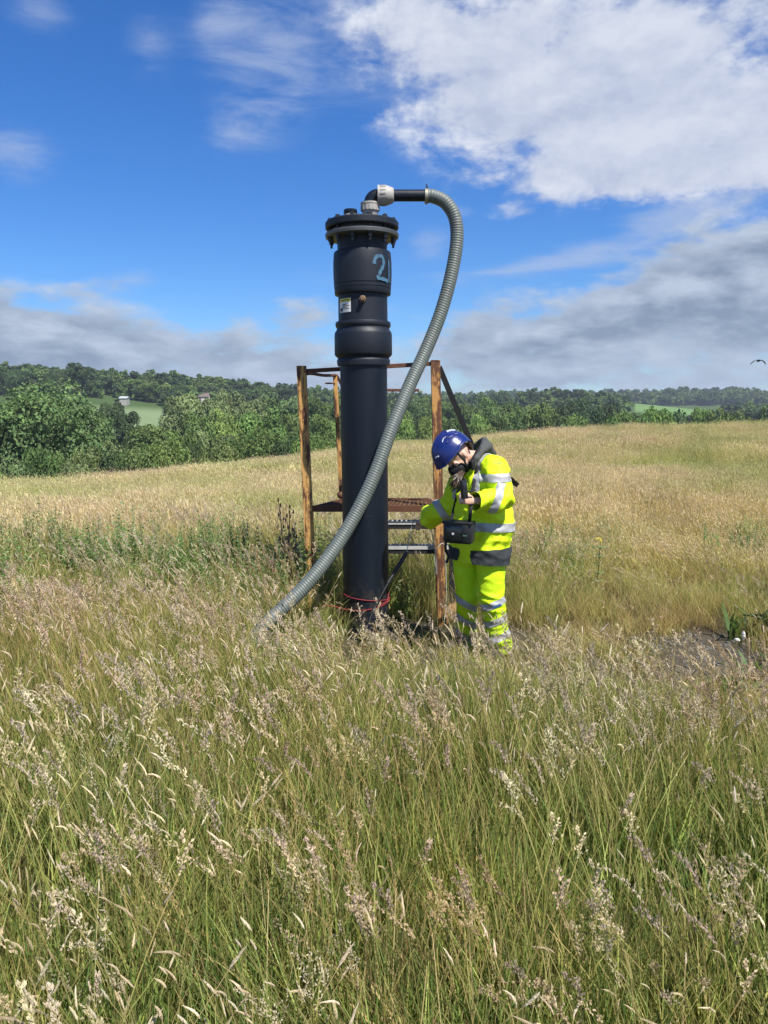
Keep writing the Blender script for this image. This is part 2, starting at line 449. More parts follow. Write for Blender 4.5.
# ------------------------------------------------------------------ meadow plants
class PB:
    def __init__(s): s.V = []; s.F = []; s.C = []
    def strip(s, pts, wid, col, twist=0.0, az=None):
        """flat leaf or stem along pts"""
        n = len(pts); b = len(s.V)
        az = rng.uniform(0, math.pi) if az is None else az
        for i, p in enumerate(pts):
            t = i/(n-1); a = az+twist*t; w = wid[i]/2
            side = np.array([math.cos(a), math.sin(a), 0])
            s.V.append(tuple(p-side*w)); s.V.append(tuple(p+side*w)); c = col(t); s.C += [c, c]
        for i in range(n-1): s.F.append((b+2*i, b+2*i+1, b+2*i+3, b+2*i+2))
    def spike(s, pts, rad, col, seg=5):
        n = len(pts); b = len(s.V); T = np.gradient(np.array(pts), axis=0)
        for i, p in enumerate(pts):
            t = T[i]/np.linalg.norm(T[i]); u = np.cross(t, [0.3, .9, .2]); u /= np.linalg.norm(u); w = np.cross(t, u)
            for k in range(seg):
                q = 2*math.pi*k/seg+i*.6; s.V.append(tuple(p+(u*math.cos(q)+w*math.sin(q))*rad[i]*rng.uniform(.75, 1.25)))
                c = np.array(col)*rng.uniform(.8, 1.15); s.C.append(tuple(c))
        for i in range(n-1):
            for k in range(seg): s.F.append((b+i*seg+k, b+i*seg+(k+1) % seg, b+(i+1)*seg+(k+1) % seg, b+(i+1)*seg+k))
    def seed(s, p, d, L, w, col):
        """one little spikelet: two crossed lozenges"""
        d = d/np.linalg.norm(d); u = np.cross(d, rng.normal(size=3)); u /= np.linalg.norm(u); v = np.cross(d, u)
        for e in (u, v):
            b = len(s.V); s.V += [tuple(p), tuple(p+d*L*.45+e*w/2), tuple(p+d*L), tuple(p+d*L*.45-e*w/2)]
            c = tuple(np.array(col)*rng.uniform(.75, 1.2)); s.C += [c]*4; s.F.append((b, b+1, b+2, b+3))
WIND = np.array([-1.0, -.12, 0])
def curve(base, h, lean, az, n, droop=0.0, wind=.25):
    d = np.array([math.cos(az), math.sin(az), 0]); t = np.linspace(0, 1, n)
    wind = wind*(1 if rng.random() < .76 else -.8)
    P_ = base[None]+np.outer(t, [0, 0, h])+np.outer(t**1.8*lean*h, d)+np.outer(t**2*wind*h, WIND)
    P_[:, 2] -= droop*h*t**3
    return P_
GREENS = [(.205, .275, .06), (.13, .21, .05), (.30, .35, .09), (.18, .245, .075), (.36, .385, .115), (.09, .155, .042)]
YELS = [(.44, .43, .13), (.50, .46, .17), (.38, .39, .11)]
STRAWS = [(.47, .375, .165), (.54, .44, .215), (.41, .32, .13), (.50, .415, .175), (.38, .285, .125)]
HEADS = [(.64, .56, .38), (.58, .50, .31), (.68, .61, .45), (.52, .44, .27)]
FOGS = [(.55, .48, .34), (.49, .41, .30), (.58, .51, .36), (.49, .385, .31)]
def pick(l): return np.array(l[rng.integers(len(l))])*rng.uniform(.82, 1.18)
def vary(c): return pick([c])
def leaf(pb, base, h, w, cset=GREENS, lean=None, dry=.25, n=6, wind=None):
    az = rng.uniform(0, 2*math.pi); lean = abs(rng.normal(.16, .2)) if lean is None else lean
    P_ = curve(base, h, lean, az, n, rng.uniform(0, .3)*lean, rng.uniform(.02, .3) if wind is None else wind)
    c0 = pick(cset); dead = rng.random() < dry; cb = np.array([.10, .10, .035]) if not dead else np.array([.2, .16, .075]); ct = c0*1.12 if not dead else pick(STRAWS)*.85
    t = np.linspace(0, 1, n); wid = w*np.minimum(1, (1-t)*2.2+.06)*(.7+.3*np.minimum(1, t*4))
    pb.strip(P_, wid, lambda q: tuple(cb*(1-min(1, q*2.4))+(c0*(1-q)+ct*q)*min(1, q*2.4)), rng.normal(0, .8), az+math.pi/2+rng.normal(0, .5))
def stalk(pb, base, h, cset, w=.0022, lean=None, wind=None, n=7, droop=0):
    az = rng.uniform(0, 2*math.pi); lean = abs(rng.normal(.08, .1)) if lean is None else lean
    P_ = curve(base, h, lean, az, n, droop, rng.uniform(.08, .38) if wind is None else wind)
    c1 = pick(cset); c0 = pick(GREENS)*1.3
    pb.strip(P_, np.linspace(w*1.3, w*.8, n), lambda q: tuple(c0*(1-q)+c1*q), 0, 0.0)
    return P_
def dogtail(pb, base, h, big=1.0, wst=.0022):
    """stem with a narrow pale spike that nods with the wind"""
    P_ = stalk(pb, base, h, STRAWS+YELS, w=wst); d = P_[-1]-P_[-2]; d /= np.linalg.norm(d); L = rng.uniform(.032, .07)*big; n = 7
    t = np.linspace(0, 1, n); nod = rng.choice([rng.uniform(-.1, .25), rng.uniform(.1, .8)])
    pts = P_[-1][None]+np.outer(t*L, d)+np.outer(t**2*L*nod*.8, WIND*np.sign(d[0]*-1+1e-6))-np.outer(t**2.2*L*nod*.45, [0, 0, 1])
    r = rng.uniform(.0023, .0037)*big*np.array([.3, .85, 1.05, 1, .9, .62, .12]); pb.spike(pts, r, pick(HEADS))
def fog(pb, base, h, big=1.0, n_b=16):
    """stem with a loose purplish plume"""
    P_ = stalk(pb, base, h, STRAWS+GREENS[:2]); d = P_[-1]-P_[-2]; d /= np.linalg.norm(d); L = rng.uniform(.08, .14)*big; c = pick(FOGS if rng.random() < .75 else HEADS)
    nod = rng.uniform(.1, .7)
    for i in range(n_b):
        t = i/n_b; p = P_[-1]+d*L*t+WIND*(t*t*L*nod*.6); bl = L*.26*(1-t)**.7*rng.uniform(.5, 1.15)+.006*big
        az = rng.uniform(0, 6.28); bd = np.array([math.cos(az), math.sin(az), .8])+d*.6+WIND*.35; bd /= np.linalg.norm(bd)
        k = max(2, int(bl/.0075/big)+1)
        for j in range(k):
            q = p+bd*bl*(j+.5)/k+rng.normal(0, .0022*big, 3); pb.seed(q, bd+rng.normal(0, .5, 3), rng.uniform(.006, .0095)*big, .0032*big, c)
def plume(pb, base, h, big=1.0):
    """stem with a dense pale plume of plump spikelets"""
    P_ = stalk(pb, base, h, STRAWS+YELS, w=.0028); d = P_[-1]-P_[-2]; d /= np.linalg.norm(d); L = rng.uniform(.09, .14)*big; c = pick(HEADS if rng.random() < .65 else [(.56, .47, .37)]); nod = rng.uniform(.1, .8)
    for i in range(13):
        t = i/13; p = P_[-1]+d*L*t+WIND*(t*t*L*nod*.7)-np.array([0, 0, 1])*t*t*L*nod*.3; bl = L*.20*(1-t)**.6*rng.uniform(.6, 1.2)+.006; az = rng.uniform(0, 6.28)
        bd = np.array([math.cos(az), math.sin(az), .7])+d*.7; bd /= np.linalg.norm(bd)
        for j in range(4):
            q = p+bd*bl*(j+.3)/4+rng.normal(0, .0028, 3); pb.seed(q, bd+d*.5+rng.normal(0, .35, 3), rng.uniform(.009, .0135), rng.uniform(.0045, .0065), c)
def oat(pb, base, h):
    """stem with a stiff narrow tan panicle"""
    P_ = stalk(pb, base, h, STRAWS); d = P_[-1]-P_[-2]; d /= np.linalg.norm(d); L = rng.uniform(.09, .16); c = pick(STRAWS)*1.1
    for i in range(26):
        t = i/26; p = P_[-1]+d*L*(t-.15)+WIND*(t*t*L*.3); az = rng.uniform(0, 6.28); bd = np.array([math.cos(az)*.5, math.sin(az)*.5, .9])+d
        pb.seed(p+bd*.003, bd, rng.uniform(.007, .013), .003, c)
def rdisk(r):
    a = rng.uniform(0, 6.283); q = r*math.sqrt(rng.random()); return np.array([q*math.cos(a), q*math.sin(a), -.03])
MG = leafy_mat('meadow_grass', .45, ((1.14, 1.06, 1.0), .55, .75), var=.62)
MS = leafy_mat('seed_heads', .36, ((.92, .80, .78), .7, .8), var=.3, huevar=.03)
MF = leafy_mat('far_meadow', .34, ((.68, .84, .52), .16, .9), var=.55, huevar=.04, tint=(1.20, 1.15, 1.08))
near = []
def proto(fn, n, rad, mat, nm, h):
    pb = PB()
    for _ in range(n): fn(pb, rdisk(rad), h)
    near.append(plant_mesh('%s%02d' % (nm, len(near)), pb.V, pb.F, pb.C, mat)); return len(near)-1
H = lambda a, b: rng.uniform(a, b)
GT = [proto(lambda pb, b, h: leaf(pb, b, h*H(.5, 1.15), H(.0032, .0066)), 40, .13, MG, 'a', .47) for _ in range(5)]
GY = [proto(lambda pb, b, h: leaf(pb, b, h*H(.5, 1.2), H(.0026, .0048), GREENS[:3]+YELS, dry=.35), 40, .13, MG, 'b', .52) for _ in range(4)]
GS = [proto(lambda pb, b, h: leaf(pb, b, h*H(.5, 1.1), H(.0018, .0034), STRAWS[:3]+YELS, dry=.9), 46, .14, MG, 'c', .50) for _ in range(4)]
DT = [proto(lambda pb, b, h: dogtail(pb, b, h*H(.7, 1.12)), 9, .14, MS, 'd', .62) for _ in range(6)]
FG = [proto(lambda pb, b, h: fog(pb, b, h*H(.7, 1.1)), 5, .13, MS, 'e', .60) for _ in range(5)]
FP = [proto(lambda pb, b, h: plume(pb, b, h*H(.75, 1.1)), 5, .12, MS, 'j', .64) for _ in range(4)]
OT = [proto(lambda pb, b, h: oat(pb, b, h*H(.7, 1.1)), 6, .13, MS, 'f', .66) for _ in range(3)]
SK = [proto(lambda pb, b, h: stalk(pb, b, h*H(.7, 1.15), YELS+STRAWS+GREENS[2:5], w=.0030), 16, .15, MS, 'g', .60) for _ in range(4)]
def broad(pb, b, h):
    az = rng.uniform(0, 6.28); n = 6; L = h*H(.6, 1.1); P_ = curve(b, L, H(.35, .8), az, n, .25, .1); t = np.linspace(0, 1, n); c = pick([(.075, .135, .04), (.09, .15, .06), (.06, .115, .035)])
    pb.strip(P_, H(.022, .045)*np.sin(np.pi*np.minimum(.97, t*.86+.13)), lambda q: tuple(c), .2, az+math.pi/2)
BL = [proto(broad, 9, .09, MG, 'i', .34) for _ in range(3)]
def nettle(pb, b, h):
    az = rng.uniform(0, 6.28); L = h*H(.7, 1.15); P_ = curve(b, L, H(.02, .2), az, 8, 0, .08); c = pick([(.18, .29, .095), (.22, .31, .11), (.14, .235, .075), (.25, .31, .15)])
    pb.strip(P_, np.linspace(.005, .003, 8), lambda q: tuple(c*.8), 0, 0.0)
    for i in range(15):
        t = .25+.75*i/15; q = P_[0]+(P_[-1]-P_[0])*t+WIND*.08*L*(t*t-t); a = i*1.57+H(-.4, .4); l = H(.05, .10)*(1.15-.5*t)
        Q = curve(q, l*.5, 1.5, a, 5, .9, 0); pb.strip(Q, l*.42*np.array([.35, 1, .85, .5, .06]), lambda s: tuple(c*H(.85, 1.15)), .2, a+1.57)
NT = [proto(nettle, 7, .15, MG, 'k', .62) for _ in range(4)]
# coarser patches for the distance
def farpatch(n, rad, cs, hh, heads, fogs, w):
    pb = PB()
    for _ in range(n): leaf(pb, rdisk(rad), H(.55, 1.05)*hh, w*H(.6, 1.2), cs, dry=.6, n=4)
    for _ in range(heads):
        b = rdisk(rad); P_ = stalk(pb, b, hh*H(.8, 1.25), STRAWS, w=w*.5, n=4); d = WIND*H(.05, .5)+np.array([0, 0, .9]); L = H(.06, .1)
        pb.spike([P_[-1]+d*L*t-np.array([0, 0, .3])*L*t*t for t in (0, .35, .7, 1)], np.array([.35, 1, .9, .2])*w*.62, pick(HEADS), 4)
    for _ in range(fogs):
        b = rdisk(rad); P_ = stalk(pb, b, hh*H(.85, 1.3), STRAWS, w=w*.5, n=4); c = pick(FOGS)*1.1
        for k in range(9): pb.seed(P_[-1]+np.array([0, 0, 1])*H(-.03, .08)+WIND*H(0, .03)+rng.normal(0, .012, 3), np.array([.4, 0, 1])+rng.normal(0, .4, 3), H(.012, .022), w*.9, c)
    near.append(plant_mesh('%s%02d' % ('h', len(near)), pb.V, pb.F, pb.C, MF)); return len(near)-1
FS = [farpatch(70, .34, STRAWS+YELS[:1], .46, 30, 7, .006) for _ in range(5)]
FGN = [farpatch(90, .34, GREENS+YELS[:1], .46, 10, 10, .007) for _ in range(3)]
FFS = [farpatch(120, .55, STRAWS, .50, 46, 8, .009) for _ in range(4)]
def vnoise(x, y, s, o): return mnoise.noise((x*s+o, y*s-o*.7, o*.31))
def height_at(x, y):
    """how tall the meadow stands: trodden round the pipe and on the bare patch"""
    h = 1.0
    h -= .68*math.exp(-((x-.55)/1.2)**4-((y-5.25)/.92)**4)
    h -= .25*math.exp(-((x-.75)/.6)**2-((y-4.75)/.45)**2)
    h -= .20*math.exp(-((x-.6)/1.2)**2-((y-4.5)/.6)**2)
    h -= .72*math.exp(-((x-2.15)/.75)**2-((y-4.95)/.72)**2)
    h -= .42*math.exp(-((x-2.0)/.75)**2-((y-4.2)/.55)**2)
    h -= .48*float(sstep(5.2, 5.9, y))*float(sstep(.8, 2.0, x))*(1-float(sstep(9, 13, y)))
    h -= .16*math.exp(-((x-.8)/.75)**4-((y-4.55)/.6)**2)
    h += .20*vnoise(x, y, .9, 3)+.12*vnoise(x, y, 2.6, 13)
    return max(.22, h)
def greenness(x, y):
    """-1 straw .. 1 green"""
    r = math.hypot(x, y); g = .85-1.0*float(sstep(2.8, 6.2, r))-.35*float(sstep(8, 13, r))
    g += 1.1*math.exp(-((x+2.4)/2.2)**2-((y-7.3)/1.15)**2)            # lush patch to the left, behind the hose
    g += .75*math.exp(-((x-.5)/.9)**2-((y-17)/4)**2)
    g += .55*math.exp(-((x-.3)/.7)**2-((y-6.9)/.7)**2)
    g += .40*math.exp(-((x-3)/1.6)**2-((y-10.5)/1.6)**2)
    g -= .5*math.exp(-((x-1.6)/1.0)**2-((y-5.4)/.9)**2)
    g -= .25*float(sstep(0, 3, x))*float(sstep(3.5, 6, y))
    g += .55*vnoise(x, y, .55, 9)+.3*vnoise(x, y, 1.7, 21)
    return g
def fill(n, r0, r1, amax):
    """evenly random points in a sector in front of the camera"""
    r = np.sqrt(rng.uniform(r0*r0, r1*r1, n)); a = rng.uniform(-amax, amax, n)
    return r*np.sin(a), r*np.cos(a)
def plant_meadow():
    lists = {'grass': ([], [], [], []), 'heads': ([], [], [], []), 'far': ([], [], [], [])}
    def put(k, x, y, i, s, sz=None):
        X, Rr, S, I = lists[k]; X.append((x, y, gz(x, y))); Rr.append((rng.normal(0, .07), rng.normal(.06, .08), rng.normal(0, .55) if k != 'grass' else rng.uniform(0, 6.28)))
        f = rng.uniform(.88, 1.12); S.append((s*f, s*f, (sz or s)*f)); I.append(i)
    def clear(x, y): return math.hypot(x, y) < .75 and y > .1
    for (n, r0, r1, am) in ((3200, .3, 4.4, R(52)), (5600, 4.4, 9.5, R(46)), (500, .2, 2.0, R(180))):
        for x, y in zip(*fill(n, r0, r1, am)):
            if clear(x, y) or rng.random() < bare(x, y)*.98: continue
            g = greenness(x, y)+rng.normal(0, .3); h = height_at(x, y)*(.92 if y > 1.6 else .8)
            if (x-.02)**2+(y-5.85)**2 < .05: continue
            if vnoise(x, y, 2.4, 44) < -.15 and rng.random() < .7: continue
            put('grass', x, y, GT[rng.integers(5)] if g > .25 else GY[rng.integers(4)] if g > -.25 else GS[rng.integers(4)], .8+.2*h, h)
    for (n, r0, r1, am) in ((1050, 1.1, 4.4, R(50)), (3000, 4.4, 9.5, R(45))):
        for x, y in zip(*fill(n, r0, r1, am)):
            if rng.random() < bare(x, y)*1.2: continue
            h = height_at(x, y)*(.97 if y > 2.2 else .84); c = vnoise(x, y, .8, 31)+rng.normal(0, .28)
            if (x-.02)**2+(y-5.85)**2 < .06: continue
            if rng.random() < .35*max(0, greenness(x, y)-.3): continue
            lush = math.exp(-((x+2.7)/2.4)**4-((y-7.3)/1.5)**4)
            if rng.random() < .8*lush: continue
            if h < .62 and rng.random() < .8: continue
            if .1 < x < 1.5 and 3.9 < y < 5.3 and rng.random() < .8: continue
            put('heads', x, y, SK[rng.integers(4)] if rng.random() < .30 else FP[rng.integers(4)] if h > .7 and vnoise(x, y, .9, 57)+rng.normal(0, .14) > .33+.025*y else FG[rng.integers(5)] if c > .42 else DT[rng.integers(6)] if c > -.42 else OT[rng.integers(3)], .95, h)
    for _ in range(900):
        x = rng.uniform(-5.6, -.45); y = rng.uniform(5.4, 9.2)
        if rng.random() > math.exp(-((x+2.7)/2.5)**4-((y-7.3)/1.35)**2)*.85 or vnoise(x, y, 1.1, 71) < -.18: continue
        put('grass', x, y, NT[rng.integers(4)], 1.0, rng.uniform(.85, 1.3))
    for cx, cy, n in ((1.6, 8.2, 9), (2.4, 9.6, 9), (.35, 7.2, 14), (.5, 17.5, 40), (4.2, 9.0, 18)):
        for _ in range(n):
            x, y = cx+rng.normal(0, .45), cy+rng.normal(0, .4); put('grass', x, y, NT[rng.integers(4)], .9, rng.uniform(.6, .95))
    for x, y in ((1.55, 3.1), (1.7, 3.2), (1.48, 3.35), (-.1, 2.9), (.22, 2.75), (2.6, 4.75), (2.75, 4.9), (2.3, 4.65), (2.45, 4.55), (3.0, 5.6), (3.15, 5.75), (2.95, 5.9), (2.7, 5.75), (2.1, 4.5)):
        put('grass', x, y, BL[rng.integers(3)], .95, 1.0)
    for x, y in zip(*fill(6500, 8.5, 21, R(42))):
        h = height_at(x, y); g = greenness(x, y)+rng.normal(0, .25)
        put('far', x, y, FGN[rng.integers(3)] if g > .1 else FS[rng.integers(5)], 1.0, h)
    for x, y in zip(*fill(13500, 20, 56, R(40))):
        gg = vnoise(x*.5, y*.22, .35, 5)+rng.normal(0, .14)
        put('far', x, y, FFS[rng.integers(4)] if gg < .27 else FGN[rng.integers(3)], 1.1, rng.uniform(.75, 1.2)+.25*vnoise(x, y, .4, 15))
    for k, nm, lb in (('grass', 'meadow_grass', 'tall green and straw coloured grass filling the foreground meadow'),
                      ('heads', 'grass_seed_heads', 'pale nodding seed heads standing above the near meadow grass'),
                      ('far', 'distant_meadow_grass', 'straw coloured grass of the far field up to the hedge line')):
        X, Rr, S, I = lists[k]; used = sorted(set(I)); mp = {u: j for j, u in enumerate(used)}
        scatter(nm, [near[u] for u in used], X, Rr, S, [mp[i] for i in I], lb, 'grass')
plant_meadow()
# ------------------------------------------------------------------ trees
LEAF = {
 'oak': leafy_mat('oak_leaves', .22, tint=(.125, .195, .055), var=.28, huevar=.03),
 'dark': leafy_mat('dark_leaves', .2, tint=(.058, .098, .034), var=.25, huevar=.03),
 'willow': leafy_mat('willow_leaves', .25, tint=(.19, .26, .105), var=.25, huevar=.04),
 'bright': leafy_mat('bright_leaves', .28, tint=(.19, .29, .075), var=.25, huevar=.04),
 'elm': leafy_mat('great_tree_leaves', .26, tint=(.145, .225, .075), var=.2, huevar=.03),
 'olive': leafy_mat('olive_leaves', .22, tint=(.17, .215, .07), var=.25, huevar=.04)}
BARK = pm('bark', (.09, .07, .05), .9, var=.3, vscale=3, bump=.6, bscale=12)
def crown_mesh(name, n_leaf, n_lobe, shape, leaf, seed, clump=.9, low=.0):
    """crown of a tree one unit high: leaf sprays on the outside of many lobes, with gaps between them"""
    r = np.random.default_rng(seed); V = []; F = []; C = []
    sx, z0, z1 = shape                                             # half width, crown bottom, crown top
    lobes = []
    while len(lobes) < n_lobe:
        q = r.normal(size=3); q /= np.linalg.norm(q); k = r.uniform(.45, .95)**.6
        c = np.array([q[0]*sx*k*.82, q[1]*sx*k*.82, (z0+z1)/2+q[2]*(z1-z0)/2*k*.84])
        if q[2] < -.55 and r.random() < .6: continue
        lobes.append((c, r.uniform(.24, .44)*sx*(1.12-.25*abs(q[2])), r.uniform(.68, 1.3)))
    W = np.array([l[1]**2 for l in lobes]); W /= W.sum()
    for li in r.choice(len(lobes), n_leaf, p=W):
        c, rad, tone = lobes[li]
        q = r.normal(size=3); q[2] += .25; q /= np.linalg.norm(q)
        p = c+q*rad*np.array([1, 1, .82])*(r.uniform(.35, 1)**.35+r.normal(0, .05))
        nz = mnoise.noise((p[0]*7/clump, p[1]*7/clump, p[2]*7/clump+seed))
        if nz < -.22 and r.random() < .85: continue
        n = q+r.normal(0, .55, 3)+np.array([0, 0, .35]); n /= np.linalg.norm(n)
        u = np.cross(n, r.normal(size=3)); u /= np.linalg.norm(u); w = np.cross(n, u)
        s = leaf*r.uniform(.55, 1.25); b = len(V)
        V += [tuple(p-u*s), tuple(p-w*s*.62+n*s*.15), tuple(p+u*s*1.1-n*s*.2), tuple(p+w*s*.62+n*s*.12)]
        t = tone*(.86+.5*nz)*r.uniform(.78, 1.25); cc = (t*r.uniform(.9, 1.12), t, t*r.uniform(.85, 1.1)); C += [cc]*4
        F.append((b, b+1, b+2, b+3))
    me = bpy.data.meshes.new(name); me.from_pydata(V, [], F); me.update()
    a = me.color_attributes.new('col', 'FLOAT_COLOR', 'POINT'); a.data.foreach_set('color', np.c_[np.array(C), np.ones(len(C))].ravel())
    me.materials.append(LEAF['oak']); return me
def trunk_mesh(name, shape, seed, thick=.03):
    r = np.random.default_rng(seed); sx, z0, z1 = shape; m = MB()
    top = z0+(z1-z0)*.55
    m.tube([(0, 0, -.04), (0, 0, .03), (.01, 0, z0*.6), (-.005, .01, z0), (.01, 0, top)], [thick*1.5, thick*1.1, thick*.9, thick*.8, thick*.25], 8)
    for k in range(7):
        a = r.uniform(0, 6.28); h = z0*r.uniform(.7, 1.0)+(top-z0)*r.uniform(0, .7); L = sx*r.uniform(.45, .8)
        m.tube([(0, 0, h), (math.cos(a)*L*.5, math.sin(a)*L*.5, h+L*.35), (math.cos(a)*L, math.sin(a)*L, h+L*.8)], [thick*.5, thick*.33, thick*.1], 6)
    me = m.mesh(name); me.materials.append(BARK); return me
KINDS = {}
def kind(nm, n, nl, shape, leaf, seed, clump=.9, thick=.03):
    KINDS[nm] = (crown_mesh(nm+'_crown', n, nl, shape, leaf, seed, clump), trunk_mesh(nm+'_trunk', shape, seed, thick), shape)
kind('great', 24000, 52, (.56, .04, 1.0), .0155, 1, .8, .035)
kind('round_a', 10000, 24, (.48, .08, 1.0), .021, 2)
kind('round_b', 10000, 20, (.42, .09, 1.0), .021, 3)
kind('tall_a', 8000, 20, (.30, .10, 1.0), .019, 4)
kind('tall_b', 8000, 18, (.26, .12, 1.0), .019, 5)
kind('wide_a', 10000, 24, (.66, .03, 1.0), .025, 6)
kind('bush_a', 5600, 15, (.85, .0, 1.0), .038, 7, .9, .02)
kind('bush_b', 5600, 14, (1.05, .0, 1.0), .041, 8, .9, .02)
n_tree = {'n': 0}
def tree(px, top, D, half, leafk, shape, label, group, name='tree', cat='tree', rot=None):
    """a tree at distance D under the place the photo shows it, as tall as the photo shows its top"""
    r = np.random.default_rng(int(px*13+top*7+D)); p = P(px, top, D); z0 = gz(p.x, p.y)
    h = max(p.z-z0, 1.5)*1.05; wd = half*D/FPX
    crown, trunk, (sx, _, _) = KINDS[shape]
    o = empty(name, (p.x, p.y, z0-.02), label, cat, group)
    s = wd/sx*1.08; s = min(max(s, h*.45), h*1.9)
    for nm, me in (('crown', crown), ('trunk', trunk)):
        c = bpy.data.objects.new(nm, me); COL.objects.link(c); c.parent = o
        c.scale = (s, s*r.uniform(.85, 1.1), h); c.rotation_euler = (0, 0, r.uniform(0, 6.28) if rot is None else rot)
        if nm == 'crown':
            c.material_slots[0].link = 'OBJECT'; c.material_slots[0].material = LEAF[leafk]
    return o
def plant_trees():
    T = tree
    T(46, 382, 92, 60, 'elm', 'great', 'large spreading oak, the biggest tree, standing at the left field edge', None, 'oak_tree')
    T(-8, 421, 88, 34, 'dark', 'round_a', 'leafy tree cut by the left picture edge, below the great oak', None)
    T(78, 362, 330, 15, 'dark', 'tall_a', 'tallest dark tree standing above the skyline wood behind the great oak', None)
    T(109, 401, 180, 17, 'dark', 'round_a', 'dark round tree in front of the pale sloping field', None)
    T(132, 411, 172, 18, 'dark', 'round_b', 'dark lower tree right of the dark round tree by the pale field', None)
    T(182, 393, 150, 26, 'willow', 'round_a', 'pale grey green domed tree just right of the pale field', None, 'willow_tree')
    T(541, 402, 132, 17, 'olive', 'round_a', 'bright olive tree standing alone above the field edge, right of the person', None)
    T(704, 407, 150, 15, 'bright', 'round_a', 'bright green tree at the right end of the valley tree line', None)
    T(161, 384, 380, 5, 'dark', 'tall_b', 'small dark tree poking above the skyline, left of the white house', None, 'pine_tree')
    T(237, 382, 420, 6, 'dark', 'tall_a', 'dark pointed tree on the skyline right of the white house', None, 'pine_tree')
    g = 'trees along the skyline on the left'
    for px, top, hw, k in ((-20, 369, 22, 'dark'), (2, 367, 16, 'dark'), (22, 371, 16, 'dark'), (40, 374, 14, 'dark'), (56, 371, 14, 'dark'), (100, 376, 16, 'dark'), (118, 380, 16, 'dark'), (136, 379, 14, 'oak'), (150, 382, 12, 'oak'),
                           (150, 390, 20, 'dark'), (170, 388, 14, 'dark'), (186, 385, 13, 'oak')):
        T(px, top, 330+(px*37 % 60), hw, k, ('round_a', 'round_b', 'wide_a')[int(px) % 3], 'dark tree in the skyline wood at the upper left', g)
    g = 'trees in the valley left of the black pipe'
    L1 = 'valley tree in the green belt left of the black pipe'
    for i, (px, top, D, hw, k) in enumerate(((152, 424, 110, 32, 'oak'), (208, 398, 175, 22, 'willow'), (232, 394, 180, 20, 'willow'), (254, 397, 185, 20, 'willow'), (276, 397, 200, 18, 'oak'), (296, 396, 210, 18, 'willow'),
         (188, 412, 120, 26, 'oak'), (218, 414, 125, 24, 'bright'), (244, 411, 128, 24, 'bright'), (270, 414, 132, 22, 'bright'), (292, 412, 140, 20, 'oak'), (318, 396, 190, 16, 'oak'), (334, 398, 190, 16, 'oak'), (322, 414, 150, 18, 'bright'), (345, 408, 165, 16, 'oak'),
         (112, 440, 95, 20, 'dark'), (92, 438, 100, 16, 'dark'), (205, 436, 100, 24, 'willow'), (236, 434, 104, 22, 'willow'), (168, 440, 98, 20, 'oak'), (262, 436, 108, 20, 'oak'), (300, 424, 135, 16, 'oak'), (215, 384, 400, 14, 'oak'), (196, 389, 390, 12, 'dark'), (260, 385, 420, 12, 'oak'), (285, 388, 400, 14, 'dark'), (228, 388, 380, 12, 'dark'))):
        T(px, top, D, hw, k, ('round_a', 'round_b', 'wide_a', 'round_b', 'tall_a')[i % 5], L1, g)
    g = 'trees in the valley right of the black pipe'
    L2 = 'valley tree in the green belt right of the black pipe'
    for i, (px, top, D, hw, k) in enumerate(((398, 413, 120, 18, 'bright'), (412, 402, 260, 16, 'oak'), (430, 399, 280, 16, 'oak'), (422, 416, 140, 16, 'bright'), (446, 401, 240, 20, 'oak'), (464, 404, 200, 20, 'oak'), (484, 401, 210, 20, 'oak'), (505, 402, 220, 20, 'oak'), (524, 405, 230, 18, 'oak'),
         (456, 416, 150, 16, 'oak'), (475, 418, 160, 14, 'bright'), (500, 415, 170, 18, 'oak'), (516, 410, 180, 18, 'oak'), (566, 403, 210, 18, 'dark'), (586, 401, 215, 22, 'dark'), (608, 403, 220, 20, 'dark'), (628, 411, 235, 16, 'oak'), (643, 413, 240, 16, 'bright'), (658, 413, 235, 14, 'oak'),
         (640, 414, 200, 10, 'willow'), (672, 414, 230, 12, 'oak'), (560, 414, 190, 14, 'oak'), (725, 411, 320, 18, 'dark'), (748, 411, 330, 18, 'dark'), (770, 410, 330, 20, 'dark'), (690, 414, 300, 12, 'dark'), (536, 412, 240, 14, 'oak'), (400, 404, 200, 14, 'oak'), (436, 412, 170, 14, 'oak'))):
        T(px, top, D, hw, k, ('round_a', 'round_b', 'wide_a', 'round_b')[i % 4], L2, g)
    g = 'hedge bushes along the far edge of the field'
    L3 = 'hedge bush along the lower left field edge'
    r = np.random.default_rng(3)
    px = -20
    while px < 345:
        edge = np.interp(px, [0, 75, 150, 200, 260, 345], [478, 470, 462, 456, 449, 444]); D = r.uniform(66, 80)
        T(px, edge-r.uniform(9, 24)*(1 if px < 270 else .55), D, r.uniform(15, 24), ('oak', 'olive', 'oak', 'willow', 'dark', 'bright')[r.integers(6)], ('bush_a', 'bush_b')[r.integers(2)], L3, g, 'hedge_bush', 'bush'); px += r.uniform(11, 19)
    L4 = 'low bush along the field edge right of the black pipe'
    for px in (392, 408, 424, 450, 470, 492, 512, 560, 580, 602, 626, 650, 676, 722, 742, 762):
        edge = np.interp(px, [384, 520, 584, 768], [447, 434, 426, 421])
        T(px, edge-r.uniform(4, 11), r.uniform(95, 120), r.uniform(12, 18), ('oak', 'olive', 'bright', 'dark')[r.integers(4)], ('bush_a', 'bush_b')[r.integers(2)], L4, 'bushes beyond the right field edge', 'hedge_bush', 'bush')
plant_trees()
